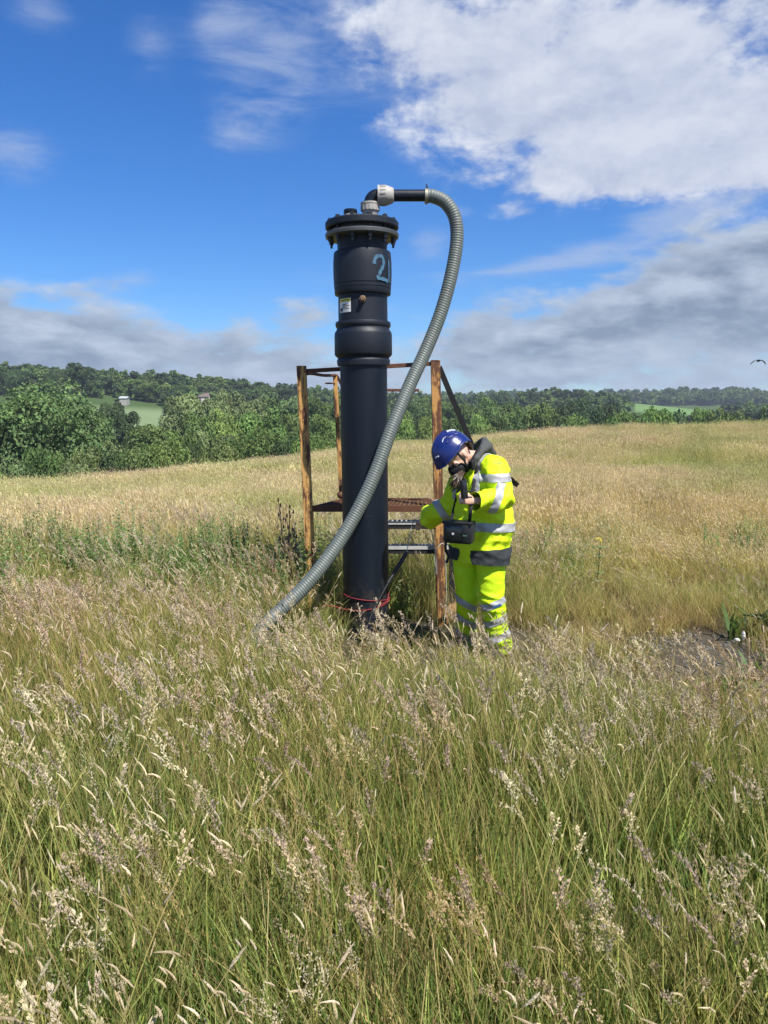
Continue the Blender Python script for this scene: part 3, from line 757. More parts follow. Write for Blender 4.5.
def far_woods():
    protos = []
    for k in range(4):
        me = crown_mesh('wood%d' % k, 1100, 12, (.42, .0, 1.0), .06, 40+k); me.materials[0] = LEAF[('dark', 'oak', 'dark', 'oak')[k]]
        protos.append(bpy.data.objects.new('wood%d' % k, me))
    X = []; S = []; I = []; Rr = []
    def patch(n, x0, x1, D0, D1, hs, test=None):
        for _ in range(n):
            D = rng.uniform(D0, D1); px = rng.uniform(x0, x1); x = (px-384)/FPX*D
            if test and not test(px, D): continue
            h = rng.uniform(*hs); X.append((x, D, gz(x, D)-.5)); s = h*rng.uniform(.8, 1.25); S.append((s, s, h)); Rr.append((0, 0, rng.uniform(0, 6.28))); I.append(rng.integers(4))
    patch(560, 330, 980, 830, 1150, (11, 17))                          # the wooded ridge to the right
    patch(330, 540, 900, 850, 900, (10, 15))
    patch(700, -160, 340, 345, 560, (8, 11), lambda px, D: not (84 < px < 250 and D < 350) and not (190 < px < 218 and D < 375))
    patch(260, 150, 420, 420, 640, (8, 13))
    patch(260, 380, 640, 300, 540, (7, 11), lambda px, D: not (490 < px < 630 and D < 430) and px < 622)
    patch(150, -160, 760, 215, 300, (5, 7), lambda px, D: not (84 < px < 176 and D < 262) and not (490 < px < 630) and not (84 < px < 250 and D > 225) and not (190 < px < 218))
    patch(240, 600, 980, 300, 520, (7, 12), lambda px, D: px > 722 or px < 612)
    patch(900, -1500, -160, 300, 640, (8, 12)); patch(500, -1300, -160, 90, 220, (7, 11)); patch(500, 900, 1900, 300, 900, (9, 14)); patch(300, 790, 1700, 110, 240, (7, 10))
    scatter('far_wood', protos, X, Rr, S, I, 'distant mixed woodland covering the hills beyond the valley', 'woodland')
far_woods()
# ------------------------------------------------------------------ far buildings
def buildings():
    wall = pm('white_render', (.50, .48, .45), .8); tile = pm('roof_tile', (.13, .10, .09), .8); glass = pm('dark_window', (.03, .035, .04), .2); tin = pm('pale_roof_sheet', (.42, .44, .46), .5)
    def house(px, py, D, w, d, h, rh, wm, rm, label, cat, nm, lift):
        p = P(px, py, D); z = max(gz(p.x, D), p.z-h) if lift else gz(p.x, D); o = empty(nm, (p.x, D, z), label, cat); b = Vector((p.x, D, z))
        m = MB(); m.box(b+Vector((0, 0, h/2-1)), (w, d, h+2)); m.build('wall', wm, o, smooth=False)
        m = MB(); e = .3
        for s in (-1, 1):
            A = [b+Vector((x, s*(d/2+e), h-.15)) for x in (-w/2-e, w/2+e)]; Bq = [b+Vector((x, 0, h+rh)) for x in (w/2+e, -w/2-e)]
            q = [*A, *Bq]; m.add(q+[v+Vector((0, 0, .2)) for v in q], [(0, 1, 2, 3), (7, 6, 5, 4), (0, 4, 5, 1), (1, 5, 6, 2), (2, 6, 7, 3), (3, 7, 4, 0)])
        rf = m.build('roof', rm, o, smooth=False)
        for sx in (-1, 1):
            m = MB(); m.add([b+Vector((sx*w/2, -d/2, h)), b+Vector((sx*w/2, d/2, h)), b+Vector((sx*w/2, 0, h+rh)), b+Vector((sx*(w/2-.2), -d/2, h)), b+Vector((sx*(w/2-.2), d/2, h)), b+Vector((sx*(w/2-.2), 0, h+rh))], [(0, 1, 2), (3, 4, 5), (0, 1, 4, 3), (1, 2, 5, 4), (0, 2, 5, 3)]); m.build('gable', wm, o, smooth=False)
        return o, b, rf
    o, b, rf = house(204, 399.5, 372, 5.0, 4.5, 3.6, 1.7, wall, tile, 'white rendered house with a brown tiled roof among the far trees', 'house', 'country_house', True)
    for x in (-1.4, 1.4):
        for z in (1.0, 2.7):
            m = MB(); m.box(b+Vector((x, -2.28, z)), (.9, .12, 1.0)); m.build('window', glass, o, smooth=False)
    m = MB(); m.box(b+Vector((1.8, 0, 5.3)), (.6, .6, 1.3)); m.build('chimney', tile, rf, smooth=False)
    house(124.5, 398.2, 345, 3.2, 4, 1.2, .6, pm('grey_barn_boards', (.30, .29, .27), .8), tin, 'long low barn with a pale roof at the top of the sloping field', 'barn', 'farm_barn', True)
buildings()
# ------------------------------------------------------------------ the gas well head
PIPE = pm('black_polyethylene', (.0050, .0085, .0155), .44, spec=.32, var=.3, vscale=9, col2=(.022, .025, .029), c2amt=.30, c2scale=5, stretch=(1, 1, .35), bump=.08, bscale=30)
PIPE2 = pm('weathered_polyethylene', (.0090, .0125, .020), .52, spec=.35, var=.25, vscale=9, col2=(.021, .023, .027), c2amt=.33, c2scale=6, bump=.1, bscale=30)
GALV = pm('galvanised_steel', (.13, .135, .14), .55, .75, var=.25, vscale=20, col2=(.16, .155, .15), c2amt=.35, c2scale=14)
GREYP = pm('grey_fitting_plastic', (.32, .305, .28), .6, var=.25, vscale=20, col2=(.16, .145, .125), c2amt=.3, c2scale=22)
BOLT = pm('dark_bolt_steel', (.035, .036, .04), .5, .6, var=.3, vscale=40)
PY = 5.85
def weather(m):
    """handling scratches down the shaft and dried mud splashed up from the ground"""
    nt = m.node_tree; b = nt.nodes['Principled BSDF']; src = b.inputs['Base Color'].links[0].from_socket
    tc = nt.nodes.new('ShaderNodeTexCoord'); v = tc.outputs['Object']
    s1 = nnoise(nt, v, 55, 3, .7, .0, (1, 2, 3), (1, 1, .03)).smooth(.66, .72); s2 = nnoise(nt, v, 5, 4, .6).smooth(.5, .7)
    c = nmix(nt, s1*s2*.55, src, (.075, .078, .08))
    s3 = nnoise(nt, v, 38, 3, .7, .3, (4, 1, 7), (.06, .06, 1)).smooth(.69, .74)
    c = nmix(nt, s3*.35, c, (.06, .062, .066))
    sp = nt.nodes.new('ShaderNodeSeparateXYZ'); nt.links.new(v, sp.inputs[0]); z = NX(nt, sp.outputs[2])
    mud = z.smooth(.65, .0)*nnoise(nt, v, 16, 8, .7, .4, (0, 5, 0)).smooth(.42, .62)
    c = nmix(nt, mud*.75, c, (.085, .07, .05)); nt.links.new(c, b.inputs['Base Color'])
weather(PIPE); weather(PIPE2)
PB0 = P(366.8, 640, PY); PB0.z = gz(PB0.x, PY)-.12
PT0 = P(361.9, 222, PY)
PAX = (PT0-PB0).normalized()
def pz(py): return (P(364, py, PY)-PB0).z/PAX.z                        # height along the pipe of a picture row
def pr(half, py=400):
    return half*PY/FPX*.998
def rc(h):                                                             # point on the pipe's axis
    return PB0+PAX*h
def around(h, ang, r):
    """ang 0 faces the camera, positive to the right"""
    right = Vector((1, 0, 0)); right = (right-PAX*right.dot(PAX)).normalized(); fr = right.cross(PAX)*1.0
    fr = PAX.cross(right)*-1
    return rc(h)+(right*math.sin(ang)+fr*math.cos(ang))*r
def wellhead():
    o = empty('gas_well_head', tuple(rc(.1)), 'tall black plastic gas well pipe with bolted flange top and painted blue number', 'gas well')
    A = PAX
    m = MB(); r0 = pr(23.2)
    m.lathe(rc(0), A, [(0, r0), (pz(362), r0)], 56); m.build('pipe', PIPE, o)
    m = MB()
    prof = [(pz(366.5), r0-.004), (pz(366), pr(25.6)), (pz(361.5), pr(26.2)), (pz(360), pr(26.0)), (pz(359), pr(25.2)), (pz(358), pr(25.4)), (pz(356), pr(27.6)), (pz(354.5), pr(28.3)), (pz(335), pr(28.2)), (pz(332.5), pr(27.6)), (pz(330.5), pr(26.0)), (pz(328.5), pr(25.8)), (pz(327), pr(26.8)), (pz(324.5), pr(27.2)), (pz(322.5), pr(26.6)), (pz(322), pr(23.5))]
    m.lathe(rc(0), A, prof, 64); m.build('lower_coupling', PIPE2, o)
    m = MB(); m.lathe(rc(0), A, [(pz(323.5), pr(24.1)), (pz(293), pr(23.9))], 56); neck = m.build('label_section', PIPE2, o)
    m = MB()
    prof = [(pz(295.8), pr(23.5)), (pz(295.5), pr(26.8)), (pz(294.8), pr(27.2)), (pz(290.2), pr(27.5)), (pz(290), pr(27.15)), (pz(289.4), pr(27.15)), (pz(289.2), pr(27.6)), (pz(286.2), pr(27.8)), (pz(286), pr(27.4)), (pz(285.4), pr(27.4)), (pz(285.2), pr(27.9)), (pz(276), pr(28.3)), (pz(264), pr(28.3)), (pz(255), pr(27.7)), (pz(253.2), pr(27.3)), (pz(252.6), pr(26.6)), (pz(252.5), pr(23.5))]
    m.lathe(rc(0), A, prof, 64); cup = m.build('upper_coupling', PIPE2, o)
    # painted figures: brushed on the coupling
    def brush(poly, w, nm):
        rad = pr(28.4)+.0022; m = MB(); pts, L = crom([(a, b, 0) for a, b in poly], 60); V = []; F = []
        for i, p in enumerate(pts):
            t = (pts[min(i+1, 59)]-pts[max(i-1, 0)]).normalized(); nrm = Vector((-t.y, t.x, 0)); ww = w*(1+.18*math.sin(i*.9)+.12*math.sin(i*2.3+1))
            for k in range(5):
                q = p+nrm*ww*(k/4-.5); hh = pz(264)+q.y; taper = 1.0 if hh > pz(276) else 1.0
                V.append(around(hh, q.x/rad, rad*taper))
        n = len(V)
        for i in range(59):
            for k in range(4): F.append((i*5+k, i*5+k+1, (i+1)*5+k+1, (i+1)*5+k))
        m.add(V, F); return m.build(nm, PAINT, cup)
    PAINT = pm('blue_marking_paint', (.05, .13, .21), .6, var=.4, vscale=30, col2=(.018, .04, .07), c2amt=.42, c2scale=30)
    yo = lambda py: (P(364, py, PY)-P(364, 264, PY)).z
    def th(px):                                                        # arc length of a picture column on the coupling
        rad = pr(28.4); return math.asin(max(-.995, min(.995, (px-364.2)/28.4)))*rad
    brush([(th(376), yo(269)), (th(376.8), yo(264)), (th(379.8), yo(260.8)), (th(383.8), yo(262)), (th(384.8), yo(268)), (th(382.2), yo(275)), (th(379.4), yo(281.3)), (th(381), yo(282.4)), (th(385), yo(282.8)), (th(388.5), yo(284.2))], .025, 'painted_number')
    brush([(th(389.4), yo(263)), (th(389.8), yo(272)), (th(389.6), yo(285))], .017, 'painted_stroke')
    # warning sticker
    def curved(x0, x1, y0, y1, off, mat, nm, par):
        rad = pr(24.1)+off; m = MB(); V = []; F = []; n = 8
        for i in range(n+1):
            px = x0+(x1-x0)*i/n; a = math.asin((px-364)/24.1)
            V += [around(pz(y1), a, rad), around(pz(y0), a, rad)]
        F = [(2*i, 2*i+2, 2*i+3, 2*i+1) for i in range(n)]; m.add(V, F); return m.build(nm, mat, par)
    WH = pm('sticker_white', (.74, .75, .72), .5, var=.08); YE = pm('sticker_yellow', (.62, .52, .03), .5); INK = pm('sticker_ink', (.05, .05, .06), .6)
    st = curved(342.4, 353.2, 300.8, 314.4, .0015, WH, 'warning_sticker', neck)
    curved(342.6, 353.0, 301.0, 304.2, .003, YE, 'sticker_header', st)
    for k, (a, b, y) in enumerate(((344, 351.5, 302.2), (345.4, 351, 306.3), (345.0, 352, 307.8), (345.4, 350, 309.4), (346.4, 352, 311))): curved(a, b, y, y+.75, .0045, INK, 'sticker_text_line', st)
    curved(343.2, 345.4, 310.0, 313.2, .0045, INK, 'sticker_symbol', st)
    BR = pm('tarnished_brass', (.20, .13, .075), .5, .6, var=.3, vscale=30)
    c = around(pz(302.5), math.asin(.02), pr(23.9)); d = (around(pz(302.5), .02, 1)-rc(pz(302.5))).normalized()
    m = MB(); m.lathe(c-d*.01, d, [(0, .026), (.022, .026), (.024, .018), (.05, .018), (.052, .015)], 6); m.build('test_plug', BR, neck)
    # neck and flanges
    m = MB(); m.lathe(rc(0), A, [(pz(253.5), pr(24.0)), (pz(228), pr(24.0)), (pz(227.8), pr(28))], 56); m.build('stub_neck', PIPE2, o)
    m = MB(); m.lathe(rc(0), A, [(pz(239.6), pr(24.5)), (pz(239.2), pr(33.6)), (pz(238.2), pr(35.2)), (pz(235.2), pr(35.6)), (pz(234.4), pr(34.8)), (pz(234.2), pr(24.5))], 64); m.build('backing_ring', GALV, o)
    m = MB(); m.lathe(rc(0), A, [(pz(234.2), pr(30)), (pz(230.2), pr(30))], 48); m.build('gasket', BOLT, o)
    m = MB(); m.lathe(rc(0), A, [(pz(230.4), pr(24)), (pz(230.2), pr(34.2)), (pz(229), pr(35.3)), (pz(224), pr(35.4)), (pz(222.8), pr(34.4)), (pz(222.5), .001)], 64); m.build('blind_flange', PIPE2, o)
    for k in range(12):
        a = R(15+30*k); c0 = around(pz(246.5), a, pr(31.2)); m = MB()
        m.lathe(c0, A, [(0, .0085), (pz(219.8)-pz(246.5), .0085)], 10)
        for y0, y1, r in ((243, 239.8, .0165), (222.3, 220.2, .0165), (239.9, 239.1, .023), (222.7, 222.2, .023)):
            m.lathe(around(pz(y0), a, pr(31.2)), A, [(0, r), (pz(y1)-pz(y0), r)], 6 if r < .018 else 18)
        m.build('flange_bolt', BOLT, o)
    # capped port
    c = rc(pz(222.5))+Vector((P(350.9, 222, PY).x-rc(pz(222.5)).x, -.06, 0)); m = MB()
    m.lathe(c, A, [(0, .036), (.012, .037), (.014, .046), (.042, .046), (.044, .040)], 28); pt = m.build('capped_port', GREYP, o)
    m = MB(); m.lathe(c+A*.044, A, [(0, .047), (.004, .049), (.026, .049), (.031, .044)], 28); m.build('port_cap', PIPE, pt)
    # outlet: compression nuts, elbow, spigot
    x0 = P(370.2, 222, PY).x; b = Vector((x0, PY-.02, rc(pz(222.5)).z)); zt = P(370, 196.3, PY).z; Z = Vector((0, 0, 1)); X = Vector((1, 0, 0))
    zz = lambda py: P(370, py, PY).z-b.z
    m = MB(); m.lathe(b, Z, [(0, .036), (zz(219.5), .038)], 28); m.build('outlet_stub', PIPE, o)
    m = MB(); m.lathe(b, Z, [(zz(220.2), .040), (zz(219.6), .047), (zz(213), .058), (zz(212), .066), (zz(206), .067), (zz(205.6), .070), (zz(203.8), .070), (zz(203.6), .050)], 36)
    for k in range(16):
        q = 2*math.pi*k/16; e = Vector((math.cos(q), math.sin(q), 0)); m.box(b+e*.0665+Z*zz(209), (.006, .010, zz(206.4)-zz(211.6)), e, Z.cross(e), Z)
    m.build('compression_nut', GREYP, o)
    er = zt-(b.z+zz(204)); pts = [Vector((x0, b.y, b.z+zz(206)))]+[Vector((x0+er*(1-math.cos(t)), b.y, b.z+zz(204)+er*math.sin(t))) for t in np.linspace(0, math.pi/2, 12)]+[Vector((P(381, 196, PY).x, b.y, zt))]
    m = MB(); m.tube(pts, .045, 24); m.build('elbow', PIPE, o)
    X0 = P(377.6, 196, PY).x; xx = lambda px: P(px, 196, PY).x-X0; b2 = Vector((X0, b.y, zt))
    m = MB(); m.lathe(b2, X, [(0, .049), (.001, .073), (xx(379.2), .073), (xx(379.6), .068), (xx(386.5), .070), (xx(388), .066), (xx(392.5), .055), (xx(393.6), .047), (xx(393.8), .040)], 36)
    for k in range(16):
        q = 2*math.pi*k/16; e = Vector((0, math.cos(q), math.sin(q))); m.box(b2+e*.0695+X*xx(383), (xx(386)-xx(380.4), .010, .006), X, X.cross(e), e)
    m.build('compression_nut', GREYP, o)
    m = MB(); m.lathe(b2, X, [(xx(392), .041), (xx(425), .041)], 28); m.build('outlet_pipe', PIPE, o)
    return b2, xx(428)
b2, xe = wellhead()

# ------------------------------------------------------------------ the suction hose
def hose():
    HM = pm('grey_green_hose', (.105, .122, .110), .5, var=.2, vscale=12, col2=(.18, .20, .185), c2amt=.3, c2scale=9)
    HL = pm('pale_scuffed_hose', (.30, .325, .30), .5, var=.2)
    ctrl = [P(425, 196.3, b2.y), P(433, 196.4, b2.y-.005), P(446, 203, b2.y-.01), P(455.2, 219, 5.82), P(456.6, 243, 5.82), P(450.5, 278, 5.8), P(440, 315, 5.78), P(426, 350, 5.74), P(410, 384.5, 5.66), P(392.5, 426, 5.56), P(376, 471, 5.48), P(359, 508, 5.42), P(338.5, 543, 5.34), P(315.5, 574, 5.24), P(295, 596.5, 5.16), P(270, 620, 5.06), P(256, 637, 5.02), P(243, 662, 5.0), P(225, 690, 4.99)]
    ctrl[-2].z = gz(ctrl[-2].x, ctrl[-2].y)+.03; ctrl[-1].z = gz(ctrl[-1].x, ctrl[-1].y)-.12
    n = 1500; pts, L = crom(ctrl, n); seg = 22; m = MB(); pitch = .0185
    o = empty('suction_hose', tuple(pts[0]), 'grey ribbed flexible hose arching off the well head down into the grass', 'hose')
    m.tube(pts, .048, seg, True, up=(0, 1, 0))
    # spiral rib
    V = m.v; c = [pts[i//seg] for i in range(n*seg)]
    for i in range(n*seg):
        s = (i//seg)/(n-1)*L; th = 2*math.pi*(i % seg)/seg; k = 1+.038*max(-.35, math.cos(2*math.pi*s/pitch+th))
        p = Vector(V[i])-c[i]; V[i] = tuple(c[i]+p*k)
    h = m.build('hose_wall', HM, o, sharp=80)
    CL = pm('clamp_steel', (.30, .28, .22), .5, .5, var=.25)
    m = MB(); q = pts[0]; X = Vector((1, 0, 0)); m.lathe(q-X*.002, X, [(0, .045), (.001, .053), (.022, .054), (.023, .046)], 28); cl = m.build('hose_clamp', CL, o)
    m = MB(); m.lathe(q+Vector((.012, -.022, .056)), (0, 1, 0), [(0, .008), (.044, .008)], 10); m.box(q+Vector((.012, 0, .072)), (.010, .016, .026), bev=.002); m.build('clamp_screw', BOLT, cl)
hose()

# ------------------------------------------------------------------ rusty access platform
def rust_paint(name, paint, amt, streak=.42):
    m, nt, b = mat_new(name); tc = nt.nodes.new('ShaderNodeTexCoord'); v = tc.outputs['Object']
    n1 = nnoise(nt, v, 30, 8, .7, .1, stretch=(1, 1, .10))*.55+nnoise(nt, v, 9, 10, .75, .0, (3, 2, 1), (1, 1, .5))*.45; n2 = nnoise(nt, v, 40, 6, .6); n3 = nnoise(nt, v, 3, 4)
    rust = nmix(nt, n2, (.040, .016, .010), (.15, .055, .022))
    edge = nmix(nt, n1.smooth(amt-.015, amt+.05), rust, nmix(nt, n3, paint, tuple(c*.86 for c in paint)))
    c = nmix(nt, n1.smooth(amt+.03, amt+.05)*.0, edge, paint); nt.links.new(c, b.inputs['Base Color'])
    b.inputs['Roughness'].default_value = .75
    bp = nt.nodes.new('ShaderNodeBump'); bp.inputs['Strength'].default_value = .5; bp.inputs['Distance'].default_value = .004
    nt.links.new((n1*.7+n2*.3).k, bp.inputs['Height']); nt.links.new(bp.outputs[0], b.inputs['Normal']); return m
YP = rust_paint('flaking_yellow_paint', (.53, .295, .085), .475)
YR = rust_paint('orange_paint_with_rust', (.48, .245, .07), .50)
RU = rust_paint('brown_rust', (.16, .075, .035), .60)
DKS = pm('dark_painted_steel', (.028, .027, .030), .5, .3, var=.3, vscale=14, col2=(.09, .045, .025), c2amt=.26, c2scale=12)
TREAD = pm('zinc_tread', (.44, .44, .42), .6, .15, var=.3, vscale=20, col2=(.12, .09, .06), c2amt=.3)
def platform():
    YF = 6.14; base = P(312, 612, YF); base.z = gz(base.x, YF)
    o = empty('access_platform', tuple(base), 'rusty yellow steel access platform with guard rails and two treads behind the black pipe', 'platform')
    def foot(p): return Vector((p.x, p.y, gz(p.x, p.y)-.06))
    lt = P(301, 366.5, YF); lb = foot(P(313.4, 612, YF)); rt = P(435.6, 360.8, YF); rb = foot(P(441.8, 628, YF))
    zf = P(376, 506, YF).z
    def at(a, b, z): return a+(b-a)*((z-a.z)/(b.z-a.z))
    def angle(a, b, w, mat, nm, flip=1, t=.006):
        m = MB(); d = (b-a).normalized()
        X = Vector((1, 0, 0)); X = (X-d*X.dot(d)).normalized(); Y = d.cross(X)
        if Y.y < 0: Y = -Y
        m.box((a+b)/2, (w, t, (b-a).length), X, Y, d, .0015)                        # leg facing the camera
        m.box((a+b)/2-X*(flip*(w/2-t/2))+Y*(w/2+.0005), (t, w-t, (b-a).length), X, Y, d, .0015)
        m.box((a+b)/2+X*(flip*(w/2-t*2.2))+Y*(w/2+.0005)*.6, (t, w*.6, (b-a).length*.999), X, Y, d, .0015)
        m.build(nm, mat, o, smooth=False)
    angle(lb, lt, .072, YP, 'post', -1); angle(rb, rt, .072, YR, 'post', 1)
    for p, mt in ((lt, YP), (rt, YR)):
        m = MB(); m.box(p+Vector((0, .03, .003)), (.074, .072, .006), bev=.001); m.build('post_cap', mt, o, smooth=False)
    lbk = P(335.0, 374, 6.74); lbb = P(341.5, 497, 6.74)
    m = MB(); m.beam(lbb, lbk, .036, .036); m.build('rear_post', YP, o, smooth=False)
    m = MB(); m.ball(lbb+Vector((-.005, -.02, .02)), .034, 12, 8); m.build('post_foot', RU, o)
    rbk = Vector((rt.x+.05, 6.74, lbk.z)); 
    # rails
    m = MB(); m.beam(lt+Vector((.02, .03, -.035)), rt+Vector((-.02, .03, -.02)), .032, .032, (0, 1, 0)); m.build('front_rail', RU, o, smooth=False)
    pts, _ = crom([lt+Vector((.03, .06, -.055)), P(312, 373.6, 6.35), P(324, 375.4, 6.55), P(336.5, 375.2, 6.74)], 20)
    m = MB(); m.tube(pts, .013, 8); m.build('side_rail', RU, o)
    a = P(337, 376, 6.74); m = MB(); m.beam(a, a+Vector((.06, .05, -.12)), .024, .024); m.build('rail_bracket', RU, o, smooth=False)
    m = MB(); m.beam(a+Vector((.06, .05, -.12)), Vector((rt.x-.1, 6.79, a.z-.12)), .024, .024, (0, 1, 0)); m.build('rear_rail', RU, o, smooth=False)
    m = MB(); m.tube([P(325, 383.3, 6.7), P(335, 383.3, 6.72)], .007, 8); m.build('rail_pin', RU, o)
    # floor
    A = at(lb, lt, zf); B = at(rb, rt, zf); C = Vector((B.x-.02, 6.78, zf)); D = Vector((lbb.x, 6.78, zf))
    m = MB(); m.beam(A+Vector((.03, .0, -.030)), B+Vector((-.03, .0, -.030)), .008, .058, (0, 0, 1)) if False else m.box((A+B)/2+Vector((0, .02, -.024)), (B.x-A.x-.07, .008, .052), bev=.001)
    m.box((A+B)/2+Vector((0, .045, -.046)), (B.x-A.x-.07, .042, .006), bev=.001)
    fr = m.build('floor_front_edge', RU, o, smooth=False)
    for P0, P1, nm in ((A+Vector((.035, .03, -.02)), D+Vector((0, 0, -.02)), 'floor_side_edge'), (B+Vector((-.035, .03, -.02)), C+Vector((0, 0, -.02)), 'floor_side_edge'), (D+Vector((.02, 0, -.02)), C+Vector((-.02, 0, -.02)), 'floor_rear_edge')):
        m = MB(); m.beam(P0, P1, .006, .045, (0, 0, 1)) if False else m.beam(P0, P1, .045, .006, (0, 0, 1)); m.build(nm, RU if nm != 'floor_side_edge' else YR, o, smooth=False)
    # grating: bearing bars from front to back and twisted cross bars
    m = MB(); n = 26
    for i in range(n):
        f = (i+.5)/n; p0 = A+(B-A)*f+Vector((0, .03, -.012)); p1 = D+(C-D)*f+Vector((0, -.006, -.012))
        m.beam(p0, p1, .022, .0045, (0, 0, 1), 0)
    for j in range(8):
        g = (j+.5)/8; p0 = A+(D-A)*g+Vector((.03, .01, -.006)); p1 = B+(C-B)*g+Vector((-.03, .01, -.006)); m.beam(p0, p1, .006, .006, (0, 0, 1), 0)
    m.build('grating', RU, o, smooth=False)
    # treads of the steps
    for py in (525.5, 550.3):
        z = P(415, py, 6.22).z; xl = P(368, py, 6.25).x; xr = P(452.5, py, 6.25).x
        tr = MB(); tr.box(((xl+xr)/2, 6.22, z-.008), (xr-xl, .006, .042)); 
        t = tr.build('tread', DKS, o, smooth=False)
        m = MB(); nb = 26
        for i in range(nb):
            x = xl+(xr-xl)*(i+.5)/nb; m.box((x, 6.325, z+.006), (.009, .20, .026))
        m.box(((xl+xr)/2, 6.2135, z+.022), (xr-xl, .010, .026))
        for yy in (6.27, 6.33, 6.39, 6.42): m.box(((xl+xr)/2, yy, z+.017), (xr-xl, .011, .006))
        m.build('tread_grating', TREAD, t, smooth=False)
    for px, nm in ((367, 'stringer'), (453.6, 'stringer')):
        x = P(px, 520, 6.25).x; m = MB(); m.beam(Vector((x, 6.36, gz(x, 6.36)-.03)), Vector((x, 6.30, zf-.05)), .012, .05, (1, 0, 0)); m.build(nm, DKS, o, smooth=False)
    # diagonal handrail of the steps and its foot
    d0 = rt+Vector((.030, .03, -.045)); d1 = P(506, 527, 6.5)
    m = MB(); m.beam(d0, d1, .044, .018, (0, 1, 0)); hr = m.build('handrail', DKS, o, smooth=False)
    m = MB(); m.beam(d1+Vector((-.005, 0, .03)), Vector((d1.x-.02, 6.52, gz(d1.x, 6.52)-.05)), .036, .036); m.build('handrail_post', DKS, o, smooth=False)
    m = MB(); m.beam(d1+Vector((-.01, 0, -.02)), Vector((P(453.6, 540, 6.25).x, 6.36, .62)), .03, .012, (0, 0, 1)); m.build('handrail_brace', DKS, o, smooth=False)
    # ground bars
    m = MB(); q = P(311, 604, 6.2); m.box((q.x+.14, 6.45, gz(q.x, 6.45)+.05), (.30, .05, .05), bev=.002); m.build('base_bar', RU, o, smooth=False)
platform()
def small_gear():
    wood = pm('weathered_timber', (.24, .135, .065), .85, var=.35, vscale=4, stretch=(1, 8, 8), bump=.5, bscale=30)
    p = P(451.5, 606, 6.2); p.z = gz(p.x, 6.2)
    m = MB(); m.beam(p+Vector((-.08, -.06, .05)), p+Vector((.09, .22, .13)), .085, .07, (0, 0, 1), .006); q = m.build('timber_block', wood, None, False, org=p)
    tag(q, 'brown timber block on the ground just right of the right platform post', 'timber')
    RED = pm('red_cord', (.26, .022, .028), .7, var=.2)
    m = MB(); r = pr(23.2)+.006
    def wrap(pts, th=.0032):
        m.tube(crom(pts, 50)[0], th, 6)
    loop1 = [around(pz(590+10*t-2*t*t+(-7 if t > .9 else 0)), -1.75+3.4*t, r) for t in np.linspace(0, 1, 14)]
    wrap(loop1)
    loop2 = [P(268, 613.5, 5.9), P(287, 613, 5.86), P(303, 609.5, 5.80), P(318, 606, 5.76), P(333, 606.2, 5.74)]+[around(pz(606-3*t-6*t*t), -.95+2.6*t, r) for t in np.linspace(0, 1, 10)]
    wrap(loop2)
    wrap([around(pz(601-1.5*t*3), .35+1.25*t, r+.003) for t in np.linspace(0, 1, 8)])
    wrap([around(pz(597-10*t), 1.6+2.95*t, r) for t in np.linspace(0, 1, 14)])
    q = m.build('red_cord', RED, None, org=P(366, 605, 5.66)); tag(q, 'thin red cord looped around the base of the black pipe', 'cord')
    # sampling rod hung from the tread, leaning across the pipe
    a = P(406.8, 552.5, 5.80); b = P(389, 581, 5.66); c = P(373.5, 610, 5.56); d = P(364.5, 633, 5.50)
    RM = pm('black_rod_rubber', (.012, .012, .014), .55, var=.3)
    o = empty('sampling_rod', tuple(d), 'thin black sampling rod leaning across the foot of the black pipe', 'rod')
    m = MB(); u = (b-a).normalized(); m.tube([a, a+u*.015, a+u*.1, b-u*.02, b], [.010, .016, .017, .013, .009], 14); m.build('rod_grip', RM, o)
    m = MB(); m.tube([b, c, d], [.0075, .007, .007], 10); m.build('rod_shaft', RM, o)
    for q in (b, c): 
        m = MB(); v = (c-b).normalized(); m.tube([q-v*.02, q+v*.02], .0125, 12); m.build('rod_joint', RM, o)
    m = MB(); v = (d-c).normalized(); m.tube([d-v*.06, d-v*.03, d+v*.02], [.007, .014, .010], 10); m.build('rod_tip', RM, o)
    WT = pm('clear_tubing', (.42, .42, .38), .4, var=.15)
    m = MB(); m.tube(crom([a, P(409, 540, 5.84), P(411.5, 527, 5.86), P(416, 518.5, 5.80), P(421, 517.5, 5.78), P(424, 521, 5.8)], 40)[0], .0032, 6)
    m.tube(crom([P(424, 521, 5.8), P(431, 529, 5.9), P(436, 560, 6.02), P(436.5, 575, 6.05), P(434.5, 556, 6.04), P(438, 547, 6.02), P(443.5, 543.5, 6.04), P(445.2, 556, 6.05), P(446, 575, 6.05), P(446.4, 604, 6.05), P(444, 622, 6.0)], 90)[0], .0032, 6)
    q = m.build('sampling_tube', WT, None, org=a); tag(q, 'thin pale sampling tube running from the hand around the right platform post', 'tubing')
small_gear()

